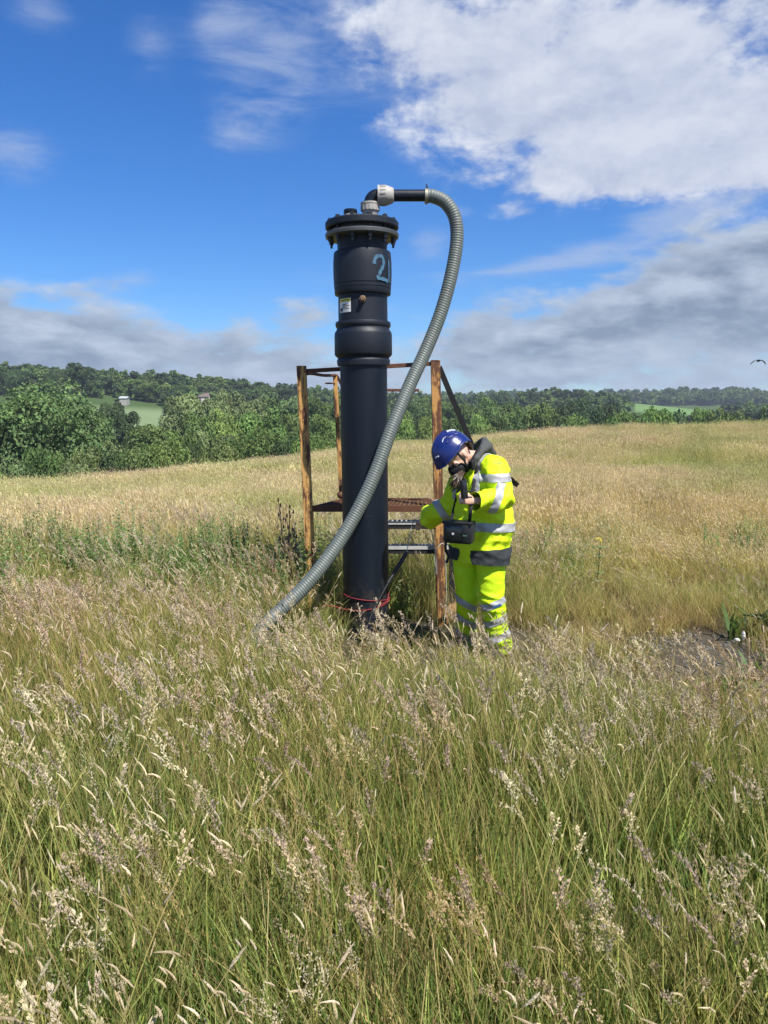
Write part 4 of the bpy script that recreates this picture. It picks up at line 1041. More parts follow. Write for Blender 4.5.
# ------------------------------------------------------------------ bird
def bird():
    BK = pm('dark_feathers', (.015, .016, .02), .7); p = P(758.8, 361, 46); o = empty('bird', tuple(p), 'dark bird flying with lowered wings at the right above the ridge', 'bird')
    m = MB(); m.tube([p+Vector((.02, .25, 0)), p+Vector((.01, .16, .01)), p+Vector((0, 0, .02)), p+Vector((0, -.12, .02)), p+Vector((0, -.19, .025)), p+Vector((0, -.25, .01))], [(.02, .05), (.045, .05), (.065, .065), (.05, .05), (.035, .035), .004], 10); b = m.build('body', BK, o)
    for s in (-1, 1):
        prof = [(0, .045, .16, -.12), (.14, .055, .15, -.11), (.27, .0, .12, -.10), (.38, -.10, .05, -.11), (.45, -.19, -.06, -.11)]
        V = []
        for (x, z, yf, yb) in prof:
            for dz in (.008, -.008): V += [p+Vector((s*x, -yf*.6, z+dz)), p+Vector((s*x, -yb, z+dz))]
        F = []
        for i in range(len(prof)-1):
            q = i*4; F += [(q, q+1, q+5, q+4), (q+2, q+6, q+7, q+3), (q, q+4, q+6, q+2), (q+1, q+3, q+7, q+5)]
        e = (len(prof)-1)*4; F += [(0, 2, 3, 1), (e, e+1, e+3, e+2)]
        m = MB(); m.add(V, F); m.build('wing', BK, o)
bird()
# ------------------------------------------------------------------ the person
def remesh(mb, name, voxel, smooth_it=6, fac=.5):
    """one continuous skin round overlapping shapes"""
    me = mb.mesh(name); o = bpy.data.objects.new(name, me); COL.objects.link(o)
    r = o.modifiers.new('r', 'REMESH'); r.mode = 'VOXEL'; r.voxel_size = voxel
    s = o.modifiers.new('s', 'SMOOTH'); s.iterations = smooth_it; s.factor = fac
    dg = bpy.context.evaluated_depsgraph_get(); ev = o.evaluated_get(dg)
    out = bpy.data.meshes.new_from_object(ev); bpy.data.objects.remove(o); bpy.data.meshes.remove(me)
    return out
def crease(me, fn):
    """push every vertex along its normal by fn(position)"""
    me.update(); N = [v.normal.copy() for v in me.vertices]
    for v, n in zip(me.vertices, N): v.co = v.co+n*fn(v.co, n)
    me.update()
def slab(me, planes, keep, off, name, mat, parent, thick=.0):
    """a band of cloth lying on a garment: the part of its surface between planes"""
    bm = bmesh.new(); bm.from_mesh(me); bm.normal_update()
    for p, n in planes:
        bmesh.ops.bisect_plane(bm, geom=bm.verts[:]+bm.edges[:]+bm.faces[:], plane_co=p, plane_no=n, dist=1e-5, clear_outer=True)
    bm.normal_update()
    dead = [f for f in bm.faces if not keep(f.calc_center_median(), f.normal)]
    bmesh.ops.delete(bm, geom=dead, context='FACES')
    bm.normal_update(); N = {v: v.normal.copy() for v in bm.verts}
    for v in bm.verts: v.co = v.co+N[v]*off
    for e in list(bm.edges):                                             # a rim so that the band has an edge
        pass
    out = bpy.data.meshes.new(name); bm.to_mesh(out); bm.free()
    o0 = WORG(parent)
    for v in out.vertices: v.co = v.co-o0
    return link(name, out, mat, parent, smooth=True)
def cut(me, planes):
    bm = bmesh.new(); bm.from_mesh(me)
    for p, n, sel in planes:
        geo = bm.faces[:] if sel is None else [f for f in bm.faces if sel(f.calc_center_median())]
        g = set(); [g.update(f.verts) or g.update(f.edges) for f in geo]
        bmesh.ops.bisect_plane(bm, geom=list(g)+geo, plane_co=p, plane_no=n, dist=1e-5, clear_outer=True)
    bm.to_mesh(me); bm.free(); me.update()
def segdist(p, a, b):
    d = b-a; t = max(0, min(1, (p-a).dot(d)/d.dot(d))); return (p-(a+d*t)).length, t
def finish(me, name, mat, parent):
    o0 = WORG(parent)
    for v in me.vertices: v.co = v.co-o0
    me.update(); return link(name, me, mat, parent, smooth=True)
def cloth(name, col, rough=.75, weave=.25, var=.07, dirt=None, dirtz=None):
    m, nt, b = mat_new(name); tc = nt.nodes.new('ShaderNodeTexCoord'); v = tc.outputs['Object']
    n1 = nnoise(nt, v, 7, 5, .6); k = n1*(2*var)+(1-var); cc = nt.nodes.new('ShaderNodeCombineColor')
    for i in range(3): nt.links.new(k.k, cc.inputs[i])
    c = nmix(nt, 1.0, col, cc.outputs[0], 'MULTIPLY')
    if dirt:
        n2 = nnoise(nt, v, 11, 7, .65, .4); sp = nt.nodes.new('ShaderNodeSeparateXYZ'); nt.links.new(v, sp.inputs[0]); z = NX(nt, sp.outputs[2])
        f = z.smooth(dirtz[1], dirtz[0])*n2.smooth(.36, .66); c = nmix(nt, f*.8, c, dirt)
    nt.links.new(c, b.inputs['Base Color']); b.inputs['Roughness'].default_value = rough; b.inputs['Specular IOR Level'].default_value = .3
    n3 = nnoise(nt, v, 26, 5, .6, .6); n4 = nnoise(nt, v, 420, 2)
    bp = nt.nodes.new('ShaderNodeBump'); bp.inputs['Strength'].default_value = weave; bp.inputs['Distance'].default_value = .012
    nt.links.new((n3*.9+n4*.1).k, bp.inputs['Height']); nt.links.new(bp.outputs[0], b.inputs['Normal']); return m
def person():
    SKIN = pm('skin', (.56, .34, .25), .5, var=.1, vscale=20, bump=.05)
    YEL = cloth('hi_vis_yellow', (.60, .80, .012), .62, .35)
    YELT = cloth('hi_vis_trousers', (.55, .80, .012), .62, .35, dirt=(.13, .11, .05), dirtz=(-.02, .5))
    TAPE = pm('reflective_tape', (.36, .365, .375), .55, .1, var=.1, vscale=14, bump=.12, bscale=120)
    CHAR = cloth('charcoal_fabric', (.030, .034, .036), .8, .4); HOOD = cloth('grey_fleece', (.065, .068, .065), .9, .5)
    BLK = cloth('black_fabric', (.010, .010, .012), .7, .3)
    BLUE = pm('blue_helmet_shell', (.009, .019, .120), .27, var=.12, vscale=12, spec=.55, col2=(.015, .028, .14), c2amt=.2, c2scale=18)
    BLUED = pm('blue_helmet_rim', (.012, .022, .13), .4)
    HAIR = pm('dark_brown_hair', (.055, .033, .020), .5, var=.5, vscale=40, stretch=(1, 1, .15)); LEA = pm('brown_boot_leather', (.045, .032, .022), .6, var=.3, bump=.3)
    fwd = Vector((-.76, -.65, 0)).normalized(); lf = Vector((-fwd.y*-1*-1, fwd.x, 0)); lf = Vector((.65, -.76, 0)).normalized(); up = Vector((0, 0, 1))
    feet = P(483, 655, 5.42); feet.z = gz(feet.x, feet.y)
    o = empty('person', tuple(feet), 'person in yellow hi-vis jacket and trousers and blue helmet, looking down beside the rusty platform', 'person')
    # joints
    shL, elL, wrL = P(495.5, 468, 5.28), P(502, 500, 5.16), P(481, 500.5, 5.07)
    shR, elR, wrR = P(463, 476, 5.54), P(452, 505, 5.60), P(430, 517, 5.74)
    hnR = P(420, 519, 5.80)
    hipL, knL, anL = P(490.5, 549, 5.36), P(491.5, 598, 5.32), P(500, 647, 5.36)
    hipR, knR, anR = P(467, 551, 5.50), P(467.0, 600, 5.50), P(466, 638, 5.62)
    pel = P(480, 540, 5.43); chest = P(479, 490, 5.41); neck = P(476, 457, 5.42); head = P(458.0, 456, 5.36)
    cr = Vector((-.64, -.16, .75)).normalized(); ns = Vector((-.66, -.42, -.60)); ns = (ns-cr*ns.dot(cr)).normalized(); ear = cr.cross(ns).normalized()
    if ear.y > 0: ear = -ear                                           # the person's left ear, towards the camera
    # ---- body: one skin
    b = MB()
    b.tube([pel-up*.06, pel, pel+(chest-pel)*.45, chest, chest+(neck-chest)*.6, neck+(chest-neck)*.12], [(.10, .15), (.11, .165), (.10, .14), (.115, .17), (.10, .16), (.055, .065)], 20, up=fwd)
    b.tube([neck+(chest-neck)*.3, neck, head+cr*-.03-ns*.02], [.058, .052, .052], 14)
    b.ball(head+cr*.03-ns*.012, (.073, .095, .090), 24, 16, ear, ns, cr)
    b.ball(head-cr*.045+ns*.030, (.058, .060, .075), 20, 14, ear, ns, cr)
    b.ball(head-cr*.092+ns*.058, (.026, .024, .022), 12, 8, ear, ns, cr)                       # chin
    b.tube([head+cr*.018+ns*.082, head-cr*.01+ns*.098, head-cr*.030+ns*.112, head-cr*.040+ns*.096], [(.010, .010), (.013, .012), (.017, .014), (.012, .010)], 10)
    b.tube([head+cr*.028+ns*.080-ear*.045, head+cr*.032+ns*.089, head+cr*.028+ns*.080+ear*.045], .012, 8)       # brow
    for s in (-1, 1):
        b.ball(head-cr*.020+ns*.072+ear*s*.036, (.022, .015, .018), 10, 8, ear, ns, cr)        # cheek
        b.ball(head+cr*.006+ns*.073+ear*s*.030, (.014, .013, .010), 10, 8, ear, ns, cr)        # lidded eye
        b.ball(head-cr*.008-ns*.012+ear*s*.074, (.010, .019, .031), 12, 8, ear, ns, cr)        # ear
    b.tube([head-cr*.066+ns*.088-ear*.022, head-cr*.066+ns*.096, head-cr*.066+ns*.088+ear*.022], .007, 8)
    for (s, e, w) in ((shL, elL, wrL), (shR, elR, wrR)): b.tube([s, s+(e-s)*.5, e, e+(w-e)*.35, w], [.055, .048, .040, .040, .028], 14)
    for (h, k, a) in ((hipL, knL, anL), (hipR, knR, anR)): b.tube([h+up*.05, h, h+(k-h)*.5, k, k+(a-k)*.35, a, a-up*.02], [.095, .095, .078, .058, .060, .040, .04], 16)
    # hands: palm, four fingers, thumb
    def hand(wr, d, nrm, curl, sgn, scale=1.0):
        d = d.normalized(); nrm = (nrm-d*nrm.dot(d)).normalized(); sd = d.cross(nrm)*sgn          # sd towards the thumb
        pc = wr+d*.045*scale; b.tube([wr-d*.012, wr+d*.015, pc, wr+d*.086*scale], [(.020, .026), (.018, .032), (.017, .041), (.014, .040)], 14, up=nrm)
        for i, (off, L) in enumerate(((.030, .072), (.010, .080), (-.010, .074), (-.029, .058))):
            p = wr+d*.080*scale+sd*off; pts = [p-d*.02, p]; a = .15; dirv = d
            for j, f in enumerate((.42, .32, .26)):
                a += curl*(1.0, .95, .7)[j]*(1+.08*i); dirv = d*math.cos(a)-nrm*math.sin(a); pts.append(pts[-1]+dirv*L*f*scale)
            b.tube(pts, [.0092, .0092, .0086, .0080, .0064], 10)
        t0 = wr+d*.022+sd*.026; q = [t0-sd*.012, t0+sd*.014+d*.022-nrm*.012, t0+sd*.012+d*.045-nrm*.030, t0+sd*.0+d*.060-nrm*.040]
        b.tube(q, [.013, .0115, .010, .007], 10)
    hL = P(473.5, 501.0, 5.06)
    b.tube([wrL, hL], [.028, .024], 12)
    hand(hL, P(458, 496, 5.02)-hL, Vector((.25, -.9, .35)), .95, 1)
    b.tube([wrR, P(427, 518.3, 5.76)], [.028, .023], 12)
    hand(P(427, 518.3, 5.76), hnR-P(430, 517, 5.74)-up*.012, Vector((.1, -.35, 1)), .55, -1)
    bm_ = remesh(b, 'body', .0058, 4, .5); body = finish(bm_, 'body', SKIN, o)
    # ---- trousers
    t = MB()
    t.tube([pel+up*.10, pel, pel-up*.08, pel-up*.13], [(.13, .18), (.135, .19), (.12, .17), (.06, .09)], 24, up=fwd)
    footL = anL+Vector((0, 0, -.04)); footR = anR+Vector((0, 0, -.04))
    t.tube([hipL+up*.05, hipL, hipL+(knL-hipL)*.5, knL, knL+(anL-knL)*.55, anL, footL], [(.10, .10), (.110, .112), (.096, .098), .084, .080, .082, .080], 22)
    t.tube([hipR+up*.05, hipR, hipR+(knR-hipR)*.5, knR, knR+(anR-knR)*.55, anR, footR], [(.095, .095), (.100, .104), (.086, .090), .072, .068, .068, .066], 22)
    tm = remesh(t, 'trousers', .0075, 4)
    def wr_t(p, n):
        q = 1-abs(mnoise.noise((p.x*7+p.z*6, p.y*7, p.z*15)))*2; q2 = mnoise.noise((p.x*16, p.y*16, p.z*26+4)); kz = max(math.exp(-((p.z-knL.z+.02)/.11)**2), math.exp(-((p.z-.08)/.10)**2), .45)
        return (.014*max(q, -.2)+.0075*q2)*kz*1.0
    crease(tm, wr_t); cut(tm, [(anL-up*.045, Vector((0, 0, -1)), None)])
    def bands(cs, slope, hw, seg, other):
        for c, sl in zip(cs, slope):
            n = Vector((-math.sin(sl), 0, math.cos(sl)))
            slab(tm, [(c+n*hw, n), (c-n*hw, -n)], lambda p, nn: segdist(p, *seg)[0] < segdist(p, *other)[0], .004, 'reflective_band', TAPE, trs)
    trs = link('trousers', bpy.data.meshes.new('t'), None, o)
    old = trs.data; bands([P(492, 602.5, 5.32), P(495, 619.5, 5.33), P(497, 635.5, 5.34)], [R(24), R(24), R(23)], .0245, (hipL, anL), (hipR, anR))
    bands([P(467.5, 603.5, 5.5), P(467.5, 621.5, 5.54), P(466.5, 636.5, 5.6)], [R(-30), R(-32), R(-34)], .023, (hipR, anR), (hipL, anL))
    tm2 = tm.copy(); o0 = WORG(trs)
    for v in tm2.vertices: v.co = v.co-o0
    trs.data = tm2; tm2.materials.append(YELT); tm2.polygons.foreach_set('use_smooth', [True]*len(tm2.polygons)); bpy.data.meshes.remove(old)
    # small blue label below the top band of the near leg
    LB = pm('blue_cloth_label', (.03, .10, .22), .6); c = P(496.7, 606.3, 5.20); m = MB()
    m.box(c, (.066, .006, .017), Vector((math.cos(R(24)), 0, math.sin(R(24)))), Vector((0, 1, 0)), Vector((-math.sin(R(24)), 0, math.cos(R(24)))), .002); m.build('cloth_label', LB, trs)
    # ---- boots
    for an, k in ((anL, 1), (anR, 0)):
        g = gz(an.x, an.y); a = Vector((an.x, an.y, g)); m = MB(); f = (fwd+Vector((.25, -.1, 0))*k).normalized()
        m.tube([a+up*.16, a+up*.09, a+up*.05+f*.01, a+up*.045+f*.10, a+up*.04+f*.19, a+up*.035+f*.225], [(.05, .05), (.052, .052), (.058, .05), (.050, .046), (.044, .050), (.02, .03)], 16, up=Vector((.3, .3, .2)))
        s = bm2 = remesh(m, 'boot', .008, 4); bt = finish(bm2, 'boot', LEA, o)
        m = MB(); m.box(a+f*.085+up*.006, (.30, .095, .026), f, up.cross(f), up, .012); m.build('sole', BLK, bt)
    # ---- jacket
    j = MB(); hemz = P(480, 560, 5.42).z
    cj = chest
    j.tube([Vector((pel.x, pel.y, hemz-.05)), pel+up*.03, pel+(chest-pel)*.42, chest+(pel-chest)*.1, chest+(neck-chest)*.45, neck+(chest-neck)*.22, neck+(chest-neck)*.02],
           [(.172, .228), (.172, .226), (.164, .214), (.164, .206), (.138, .194), (.098, .130), (.07, .085)], 30, up=fwd)
    j.tube([shL-(shL-shR)*.25+up*.012, shL, shL+(elL-shL)*.5, elL, elL+(wrL-elL)*.22, elL+(wrL-elL)*.65, wrL, wrL+(wrL-elL)*.55], [.082, .083, .077, .078, .076, .066, .058, .052], 20)
    j.tube([shR+(shL-shR)*.25+up*.012, shR, shR+(elR-shR)*.5, elR, elR+(wrR-elR)*.4, wrR, wrR+(wrR-elR)*.25], [.080, .082, .078, .076, .074, .072, .072], 20)
    # loose front panels and back
    j.ball(pel+up*.10+fwd*.10, (.10, .14, .16), 16, 10, fwd, lf)
    j.ball(pel+up*.14+lf*.10+fwd*-.02, (.13, .15, .20), 16, 10, fwd, lf)
    jm = remesh(j, 'jacket', .0075, 4)
    def wr_j(p, n):
        dl, tl = segdist(p, shL, elL); dl2, tl2 = segdist(p, elL, wrL); dr, tr_ = segdist(p, shR, elR); dr2, tr2 = segdist(p, elR, wrR)
        arm = min(dl, dl2, dr, dr2) < .12; kk = .9 if arm else .55+.35*math.exp(-((p.z-.86)/.16)**2)
        q = 1-abs(mnoise.noise((p.x*6+p.z*5, p.y*6-p.z*4, p.z*11+2)))*2.1; q2 = mnoise.noise((p.x*17+3, p.y*17, p.z*21)); q3 = 1-abs(mnoise.noise((p.x*13-p.z*7, p.y*13, p.z*9)))*2
        return kk*.9*(.018*max(q, -.3)+.010*q2+.011*max(q3, 0)+.004*mnoise.noise((p.x*34, p.y*34, p.z*40)))
    crease(jm, wr_j)
    cdir = (wrR-elR).normalized(); cdl = (wrL-elL).normalized()
    nR = Vector((-.62, .2, -.72)).normalized()
    cut(jm, [(Vector((pel.x, pel.y, hemz)), Vector((-.05, 0, -1)), lambda p: p.z < hemz+.12 and segdist(p, elR, wrR)[0] > .12),
             (P(427, 520, 5.75), cdir, lambda p: segdist(p, elR, wrR+cdir*.1)[0] < .13 and (p-elR).dot(cdir) > .05),
             (wrL+cdl*.055, cdl, lambda p: segdist(p, elL, wrL+cdl*.09)[0] < .11 and (p-elL).dot(cdl) > .03)])
    jk = link('jacket', bpy.data.meshes.new('j'), None, o); oldj = jk.data
    armL = lambda p: min(segdist(p, shL, elL)[0], segdist(p, elL, wrL)[0]) < .128
    armR = lambda p: min(segdist(p, shR, elR)[0], segdist(p, elR, wrR)[0]) < .125
    onarm = lambda p: (armL(p) and ((p-shL).dot(lf) > -.055 or segdist(p, elL, wrL)[0] < .10)) or (armR(p) and (p-shR).dot(lf) < .05)
    H_ = Vector((.02, 0, 1)).normalized()
    c = P(480, 523.5, 5.42); slab(jm, [(c+H_*.030, H_), (c-H_*.030, -H_)], lambda p, n: not onarm(p), .004, 'waist_band', TAPE, jk)
    c = chest+lf*.100; belt = P(480, 499, 5.42).z
    for s in (-1, 1):
        c = chest+lf*.098*s+fwd*.0; slab(jm, [(c+lf*.026, lf), (c-lf*.026, -lf)], lambda p, n: p.z > belt and not onarm(p) and n.z > -.4, .004, 'brace_band', TAPE, jk)
    n1 = (elL-shL).normalized(); n1 = Vector((.05, 0, -1)).normalized(); c = P(503, 477, 5.24)
    slab(jm, [(c+n1*.027, n1), (c-n1*.027, -n1)], lambda p, n: armL(p) and (p-shL).dot(lf) > -.085, .004, 'sleeve_band', TAPE, jk)
    n1 = (Vector((-.93, 0, .36))).normalized(); c = P(496.5, 499, 5.1)
    slab(jm, [(c+n1*.027, n1), (c-n1*.027, -n1)], lambda p, n: segdist(p, elL, wrL)[0] < .118 and (p-P(494, 483, 5.1)).z < .0, .004, 'sleeve_band', TAPE, jk)
    n1 = Vector((-.78, .05, -.55)).normalized(); c = P(441.5, 509.5, 5.66)
    slab(jm, [(c+n1*.027, n1), (c-n1*.027, -n1)], lambda p, n: segdist(p, elR, wrR)[0] < .122 or segdist(p, elR, shR)[0] < .10, .004, 'sleeve_band', TAPE, jk)
    c = Vector((pel.x, pel.y, hemz+.052)); hb = Vector((-.05, 0, 1)).normalized(); gapc = P(466.5, 552, 5.2)
    slab(jm, [(c+hb*.052, hb), (c-hb*.08, -hb)], lambda p, n: not onarm(p) and not (n.dot(fwd) > .2 and abs((p-gapc).x) < .034+.25*max(0, hemz+.05-p.z)), .005, 'dark_hem', CHAR, jk)
    jm2 = jm.copy(); o0 = WORG(jk)
    for v in jm2.vertices: v.co = v.co-o0
    jk.data = jm2; jm2.materials.append(YEL); jm2.polygons.foreach_set('use_smooth', [True]*len(jm2.polygons)); bpy.data.meshes.remove(oldj)
    # zip, storm flap, cuff lining, chest pocket
    def onj(px, py, push=.006):
        """point on the jacket's surface seen at a picture position, for sewing things on"""
        org = Vector((0, 0, CAM_H)); d = (P(px, py, 6)-org).normalized()
        hit = bvh.ray_cast(org, d)
        return hit[0]-d*push if hit[0] else P(px, py, 5.25)
    from mathutils.bvhtree import BVHTree
    bvh = BVHTree.FromPolygons([v.co for v in jm.vertices], [tuple(p.vertices) for p in jm.polygons])
    m = MB(); m.tube([onj(470, y, .001) for y in np.linspace(474, 520, 14)], [(.018, .005)]*14, 8, up=lf); m.build('storm_flap', YEL, jk)
    m = MB(); m.tube([onj(497.5, 463.5, .002), onj(502.5, 463.5, .002)], [(.0035, .002)]*2, 6); m.build('sleeve_logo', pm('grey_print', (.20, .26, .10), .7), jk)
    # ---- hood and collar
    m = MB()
    m.tube([P(472.5, 468, 5.27), P(476.5, 459, 5.26), P(481.5, 450.5, 5.32), P(485.5, 442.5, 5.44), P(484, 441, 5.56), P(476, 447, 5.64), P(466, 462, 5.62), P(463, 472, 5.5)], [.018, .021, .025, .029, .031, .030, .026, .018], 14)
    m.tube([P(480, 452, 5.30), P(488, 446, 5.42), P(487, 447, 5.56), P(480, 452, 5.62)], [.022, .036, .036, .022], 14)
    m.tube([P(485, 447, 5.46), P(491.5, 454, 5.52), P(492, 466, 5.55)], [.04, .036, .018], 14)
    hm = remesh(m, 'hood', .007, 4); crease(hm, lambda p, n: .006*mnoise.noise((p.x*30, p.y*30, p.z*22))); finish(hm, 'hood', HOOD, o)
    m = MB(); m.tube([P(473, 470, 5.26), P(472, 463, 5.26), P(477, 456, 5.30), P(480, 449, 5.38)], [.012, .022, .026, .022], 12); m.build('snood', BLK, o)
    # ---- mask
    m = MB(); fc = head-cr*.062+ns*.058
    m.ball(fc, (.066, .068, .060), 22, 14, ear, ns, cr); m.ball(fc+ns*.04+cr*.012, (.040, .036, .046), 16, 10, ear, ns, cr); m.ball(head-cr*.105-ns*.0, (.066, .075, .05), 16, 10, ear, ns, cr)
    mm = remesh(m, 'face_mask', .006, 4); crease(mm, lambda p, n: .003*mnoise.noise((p.x*40, p.y*40, p.z*30))); finish(mm, 'face_mask', BLK, o)
    # ---- helmet
    hc = head+cr*.052+ns*.006; m = MB(); seg, rg = 48, 18; V = []; F = []
    for layer, sc in ((0, 1.0), (1, .93)):
        for i in range(rg+1):
            tt = (math.pi/2*1.06)*i/rg
            for k in range(seg):
                q = 2*math.pi*k/seg; cq, sq = math.cos(q), math.sin(q)
                rr = math.sin(tt); hh = math.cos(tt)
                lx = .130*sc*rr*sq; ly = (.162 if cq > 0 else .140)*sc*rr*cq; lz = .150*sc*hh if hh > 0 else .150*hh
                lz *= 1.0 
                if cq > .35 and i > rg*.8: ly += .014*(cq-.35)*(i/rg-.8)*5                    # short peak
                if abs(sq) > .5 and i > rg*.75: lz += .062*(abs(sq)-.5)*(i/rg-.75)*4*(1.25 if cq < .1 else .8)         # raised over the ears
                if cq < -.3 and i > rg*.7: lz -= .016*(-cq-.3)*(i/rg-.7)*3.3                 # lower at the nape
                ridge = .0045*max(0, 1-abs(sq*rr)/.20) if hh > .15 else 0; s2 = 1+ridge/.14
                V.append(hc+ear*lx*s2+ns*ly*s2+cr*lz*s2)
    n1 = (rg+1)*seg
    for L in (0, 1):
        for i in range(rg):
            for k in range(seg):
                f = (L*n1+i*seg+k, L*n1+(i+1)*seg+k, L*n1+(i+1)*seg+(k+1) % seg, L*n1+i*seg+(k+1) % seg); F.append(f if L == 0 else f[::-1])
    for k in range(seg): F.append((rg*seg+k, n1+rg*seg+k, n1+rg*seg+(k+1) % seg, rg*seg+(k+1) % seg))
    m.add(V, F); hel = m.build('helmet', BLUE, o, sharp=50)
    rim = [Vector(V[rg*seg+k]) for k in range(seg)]; rim += rim[:2]
    m = MB(); m.tube(rim, .0055, 8, False); m.build('helmet_rim', BLUED, hel)
    m = MB(); WHM = pm('pale_helmet_marking', (.62, .64, .70), .4)
    def shell(a, bq, off=.003):                                        # a: along ns, b: along ear, on the shell
        z = math.sqrt(max(0, 1-(a/.160)**2-(bq/.130)**2)); return hc+ns*a+ear*bq+cr*.150*z+(ns*a/.160+ear*bq/.130+cr*z).normalized()*off
    m.tube([shell(a, bq) for a, bq in ((.055, .070), (.030, .066), (.008, .074), (.002, .090))], [(.006, .0018)]*4, 8); m.build('helmet_sticker', WHM, hel); m = MB()
    m.tube([shell(a, bq) for a, bq in ((-.035, .045), (-.060, .052), (-.078, .066))], [(.006, .0018)]*3, 8); m.build('helmet_sticker', WHM, hel)
    m = MB(); m.tube([shell(a, bq) for a, bq in ((.132, .05), (.140, .03), (.147, .0))], [(.005, .0018)]*3, 8); m.build('front_logo', WHM, hel)
    for a in (.045, .0, -.04):
        m = MB(); m.tube([shell(a, .094, .001), shell(a-.022, .096, .001)], [(.009, .003)]*2, 10); m.build('vent', BLUED, hel)
    m = MB(); s0 = hc+ear*.118+ns*.045+cr*.02; chin = head-cr*.118+ns*.045
    m.tube([s0, head-cr*.030+ns*.028+ear*.083, head-cr*.075+ns*.035+ear*.070, chin+ear*.03, chin], [(.004, .010)]*5, 8, up=ear)
    m.build('chin_strap', BLK, hel)
    # ---- hair: a loose tail over the far shoulder and a fringe at the nape
    m = MB(); r = np.random.default_rng(5)
    for k in range(34):
        a = r.normal(0, 1, 3)*np.array([.011, .015, .010]); w = r.normal(0, .010, 3)
        pts = [P(463, 471, 5.33)+Vector(a)*.6, P(458.5, 477, 5.25)+Vector(a), P(455, 483, 5.24)+Vector(a)*1.3+Vector(w), P(453 + r.uniform(-2.5, 2), 487+r.uniform(-2, 3), 5.26)+Vector(a)*1.1+Vector(w)*.9]
        m.tube(crom(pts, 8)[0], np.array([.006, .007, .0075, .007, .006, .005, .004, .0015]), 5)
    m.build('hair_tail', HAIR, o); m = MB()
    for k in range(26):
        t = r.uniform(-1, 1); s0 = hc-ns*.10+ear*.075*t-cr*.02; m.tube([s0, s0-cr*.03+ns*.004, s0-cr*.055+ns*.012], [.008, .008, .003], 5)
    m.build('hair', HAIR, o)
    # ---- bag strap end behind the shoulder
    m = MB(); m.add([P(508, 476, 5.42), P(512.5, 477.5, 5.44), P(519.5, 484, 5.5), P(516.5, 487.5, 5.5), P(510.5, 483, 5.46), P(508, 476, 5.46), P(512.5, 477.5, 5.48), P(519.5, 484, 5.54), P(516.5, 487.5, 5.54), P(510.5, 483, 5.50)],
                    [(0, 1, 2, 3, 4), (9, 8, 7, 6, 5)]+[(i, (i+1) % 5+0, (i+1) % 5+5, i+5) for i in range(5)]); m.build('backpack_flap', BLK, o, smooth=False)
    # ---- shoulder bag hung on the chest (a thing of its own)
    bc = onj(459, 531, .0); bc = P(459.2, 532, 5.12)
    bo = empty('shoulder_bag', tuple(bc), 'black instrument bag hanging on straps in front of the hi-vis jacket', 'bag')
    f2 = Vector((-.42, -.9, 0)).normalized(); s2 = Vector((.9, -.42, 0)); BG = pm('black_bag_nylon', (.012, .013, .015), .5, var=.3, vscale=20, bump=.2, bscale=90)
    m = MB(); m.box(bc, (.205, .105, .150), s2, f2, Vector((0, 0, 1)), .022); m.build('bag_body', BG, bo)
    m = MB(); m.box(bc+f2*.056+s2*-.012-up*.006, (.120, .012, .105), s2, f2, up, .008); m.build('front_pocket', pm('black_plastic_window', (.008, .012, .016), .16), bo)
    m = MB(); m.box(bc+up*.068+f2*.012, (.212, .100, .022), s2, f2, up, .009); m.build('bag_flap', BG, bo)
    m = MB(); m.lathe(bc+f2*.062+s2*-.022-up*.005, f2, [(0, .008), (.003, .008)], 14); m.build('snap', pm('pale_snap', (.6, .6, .6), .4), bo)
    m = MB(); m.box(bc+f2*.060+s2*.062-up*.0, (.045, .012, .115), s2, f2, up, .006); m.build('side_pouch', BG, bo)
    m = MB(); m.box(bc+f2*.067+s2*.064-up*.012, (.028, .003, .006), s2, f2, up); m.build('label_mark', pm('green_print', (.10, .2, .12), .6), bo)
    m = MB()
    pts = [P(451, 523, 5.13), onj(453, 512), onj(456, 500), onj(459.5, 487), onj(464, 474)]
    m.tube(crom(pts, 16)[0], [(.010, .003)]*16, 8, up=s2)
    pts = [P(469, 523, 5.08), P(470.5, 512, 5.03), onj(472, 496), onj(474.5, 480), onj(478, 466), onj(481.5, 456), P(484, 448, 5.36)]
    m.tube(crom(pts, 24)[0], [(.012, .003)]*24, 8, up=s2); m.build('strap', BLK, bo)
    m = MB(); m.tube(crom([P(446, 540, 5.16), P(445.5, 550, 5.17), P(448.5, 556, 5.16), P(446.2, 563, 5.16)], 14)[0], [(.010, .003)]*14, 8, up=s2); m.build('loose_strap_end', BLK, bo)
    # ---- hand-held instrument
    c = P(464.0, 489.5, 4.985); io = empty('handheld_instrument', tuple(c), 'small black instrument held upright in front of the chest', 'instrument'); ax = Vector((-.10, -.1, 1)).normalized(); fx = Vector((.75, .6, 0)).normalized(); fy = ax.cross(fx)
    m = MB(); m.box(c+ax*.0, (.046, .028, .125), fx, fy, ax, .007); m.build('case', BG, io)
    m = MB(); m.box(c+ax*.022-fy*.0145*(1 if fy.y > 0 else -1), (.034, .003, .045), fx, fy, ax, .001); m.build('screen', pm('dark_screen', (.02, .025, .03), .12), io)
    m = MB(); m.lathe(c+ax*.060+fx*.010, ax, [(0, .008), (.010, .008), (.014, .005)], 12); m.build('knob', BLK, io)
    m = MB(); a0 = P(467.5, 491.8, 5.0); m.tube([a0, P(476, 490.2, 5.02)], [.0065, .005], 10); q = m.build('pen', BLK, None, org=a0); tag(q, 'short black pen gripped in the hand beside the instrument', 'pen')
person()
